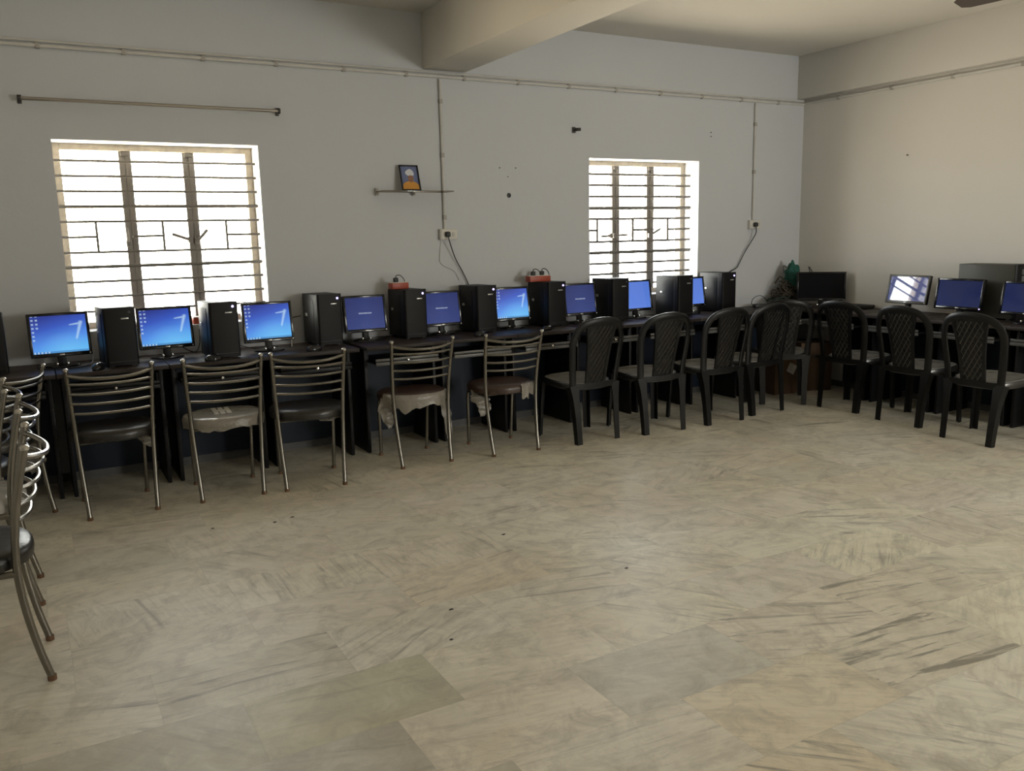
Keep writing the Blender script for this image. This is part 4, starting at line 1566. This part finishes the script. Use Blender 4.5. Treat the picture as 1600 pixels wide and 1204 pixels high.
# green cloth bundle
b = bmesh.new()
bmesh.ops.create_icosphere(b, subdivisions=4, radius=1.0)
for v in b.verts:
    p = v.co.copy()
    w = 0.12 * math.sin(7 * p.x + 3 * p.z) + 0.10 * math.sin(9 * p.y - 4 * p.z) + 0.06 * math.sin(15 * p.z + 6 * p.x)
    p *= 1 + w
    v.co = Vector((p.x * 0.075, p.y * 0.06, p.z * 0.145))
for v in b.verts:
    v.co.x += 0.05 * max(0, -v.co.z / 0.14)
tag(obj('cloth_bundle', b, 'cloth', sharp=80, xf=Matrix.Translation((-0.245, -0.155, DZ + 0.245))), 'crumpled green cloth bundle on top of the cable heap', 'cloth')
# power adapter with its looped lead
t = thing('power_adapter', 'black power adapter with a looped lead beside the cable heap', 'adapter', (-0.665, -0.16, DZ), -12)
obj('adapter_body', boxmm(nb(), (-0.06, -0.028, 0.0), (0.06, 0.028, 0.034), 0.006), 'black_rubber', t)
b = nb()
tube(b, [(-0.06, 0.0, 0.018), (-0.085, 0.0, 0.04), (-0.07, 0.0, 0.085), (-0.01, 0.0, 0.11), (0.05, 0.0, 0.09), (0.085, 0.0, 0.03), (0.10, 0.01, 0.006)], 0.0032, 6, 6)
obj('cord', b, 'black_rubber', t)
# flat network box by the right wall
t = thing('network_box', 'flat black box lying on the desk by the right wall', 'network box', (-0.10, -0.80, DZ), -84)
obj('box_body', boxmm(nb(), (-0.11, -0.07, 0.004), (0.11, 0.07, 0.032), 0.004), 'case', t)
b = nb()
for k in range(5):
    boxmm(b, (-0.085 + k * 0.03, -0.0715, 0.012), (-0.067 + k * 0.03, -0.069, 0.024))
obj('ports', b, 'black_rubber', t)
b = nb()
for sx in (-0.09, 0.09):
    for sy in (-0.05, 0.05):
        boxmm(b, (sx - 0.008, sy - 0.008, 0), (sx + 0.008, sy + 0.008, 0.005))
obj('feet', b, 'black_rubber', t)


# ------------------------------------------------------------------ cables lying on the desks
def desk_cable(label, pts, r=0.0034, m='black_rubber'):
    b = nb()
    tube(b, pts, r, 6, 6)
    tag(obj('desk_cable', b, m), label, 'cable', 'cables lying on the desks')


Zd = DZ + 0.004
desk_cable('black cable curling on the desk behind the leftmost monitor', [(-6.52, -0.10, Zd), (-6.50, -0.30, Zd), (-6.36, -0.36, Zd), (-6.25, -0.26, Zd), (-6.22, -0.10, Zd + 0.03), (-6.23, -0.05, Zd + 0.10)])
desk_cable('black cable drooping between the second monitor and the purple-lit tower', [(-5.78, -0.15, 0.90), (-5.70, -0.08, 0.80), (-5.62, -0.06, Zd), (-5.585, -0.05, 0.80), (-5.575, -0.035, 0.90)])
desk_cable('black cable between the purple-lit tower and the bright third monitor', [(-5.42, -0.10, 0.93), (-5.395, -0.12, 0.85), (-5.36, -0.10, 0.79), (-5.25, -0.14, Zd), (-5.10, -0.16, Zd)])
desk_cable('thick black cable reaching from the third monitor to the next tower', [(-5.16, -0.22, 0.90), (-5.05, -0.10, 0.92), (-4.96, -0.05, 0.935), (-4.90, -0.03, 0.94)])
desk_cable('thin pale lead hooked between the third monitor and its neighbouring tower', [(-5.02, -0.20, Zd), (-5.00, -0.14, 0.80), (-4.97, -0.08, 0.84), (-4.93, -0.06, 0.85)], 0.0026, 'white_wire')
desk_cable('black cable in a loose arc under the dark monitor by the desk gap', [(-4.66, -0.06, Zd), (-4.62, -0.22, Zd), (-4.54, -0.28, Zd), (-4.44, -0.26, Zd), (-4.36, -0.16, Zd), (-4.28, -0.05, Zd)])
desk_cable('black cable curling below the plain blue monitor at the right window', [(-1.985, -0.04, 0.80), (-1.975, -0.10, Zd + 0.002), (-1.98, -0.20, Zd + 0.002), (-1.96, -0.30, Zd + 0.002), (-1.90, -0.34, Zd + 0.002), (-1.87, -0.40, Zd + 0.002)], 0.003, 'white_wire')

# small litter on the floor
rnd = random.Random(3)
for i, (x, y) in enumerate([(-5.30, -3.22), (-5.19, -2.99), (-5.42, -1.50), (-5.52, -1.53), (-4.60, -2.35), (-4.35, -3.02), (-5.82, -1.45)]):
    n = 7
    poly = [(0.009 * (0.5 + rnd.random()) * math.cos(2 * PI * k / n), 0.006 * (0.5 + rnd.random()) * math.sin(2 * PI * k / n)) for k in range(n)]
    b = nb()
    prism(b, poly, 0.0, 0.002)
    tag(obj('litter_scrap', b, 'dark_bracket', xf=Matrix.Translation((x, y, 0.0))), 'tiny dark scrap of litter on the marble floor', 'litter', 'litter scraps on the floor')
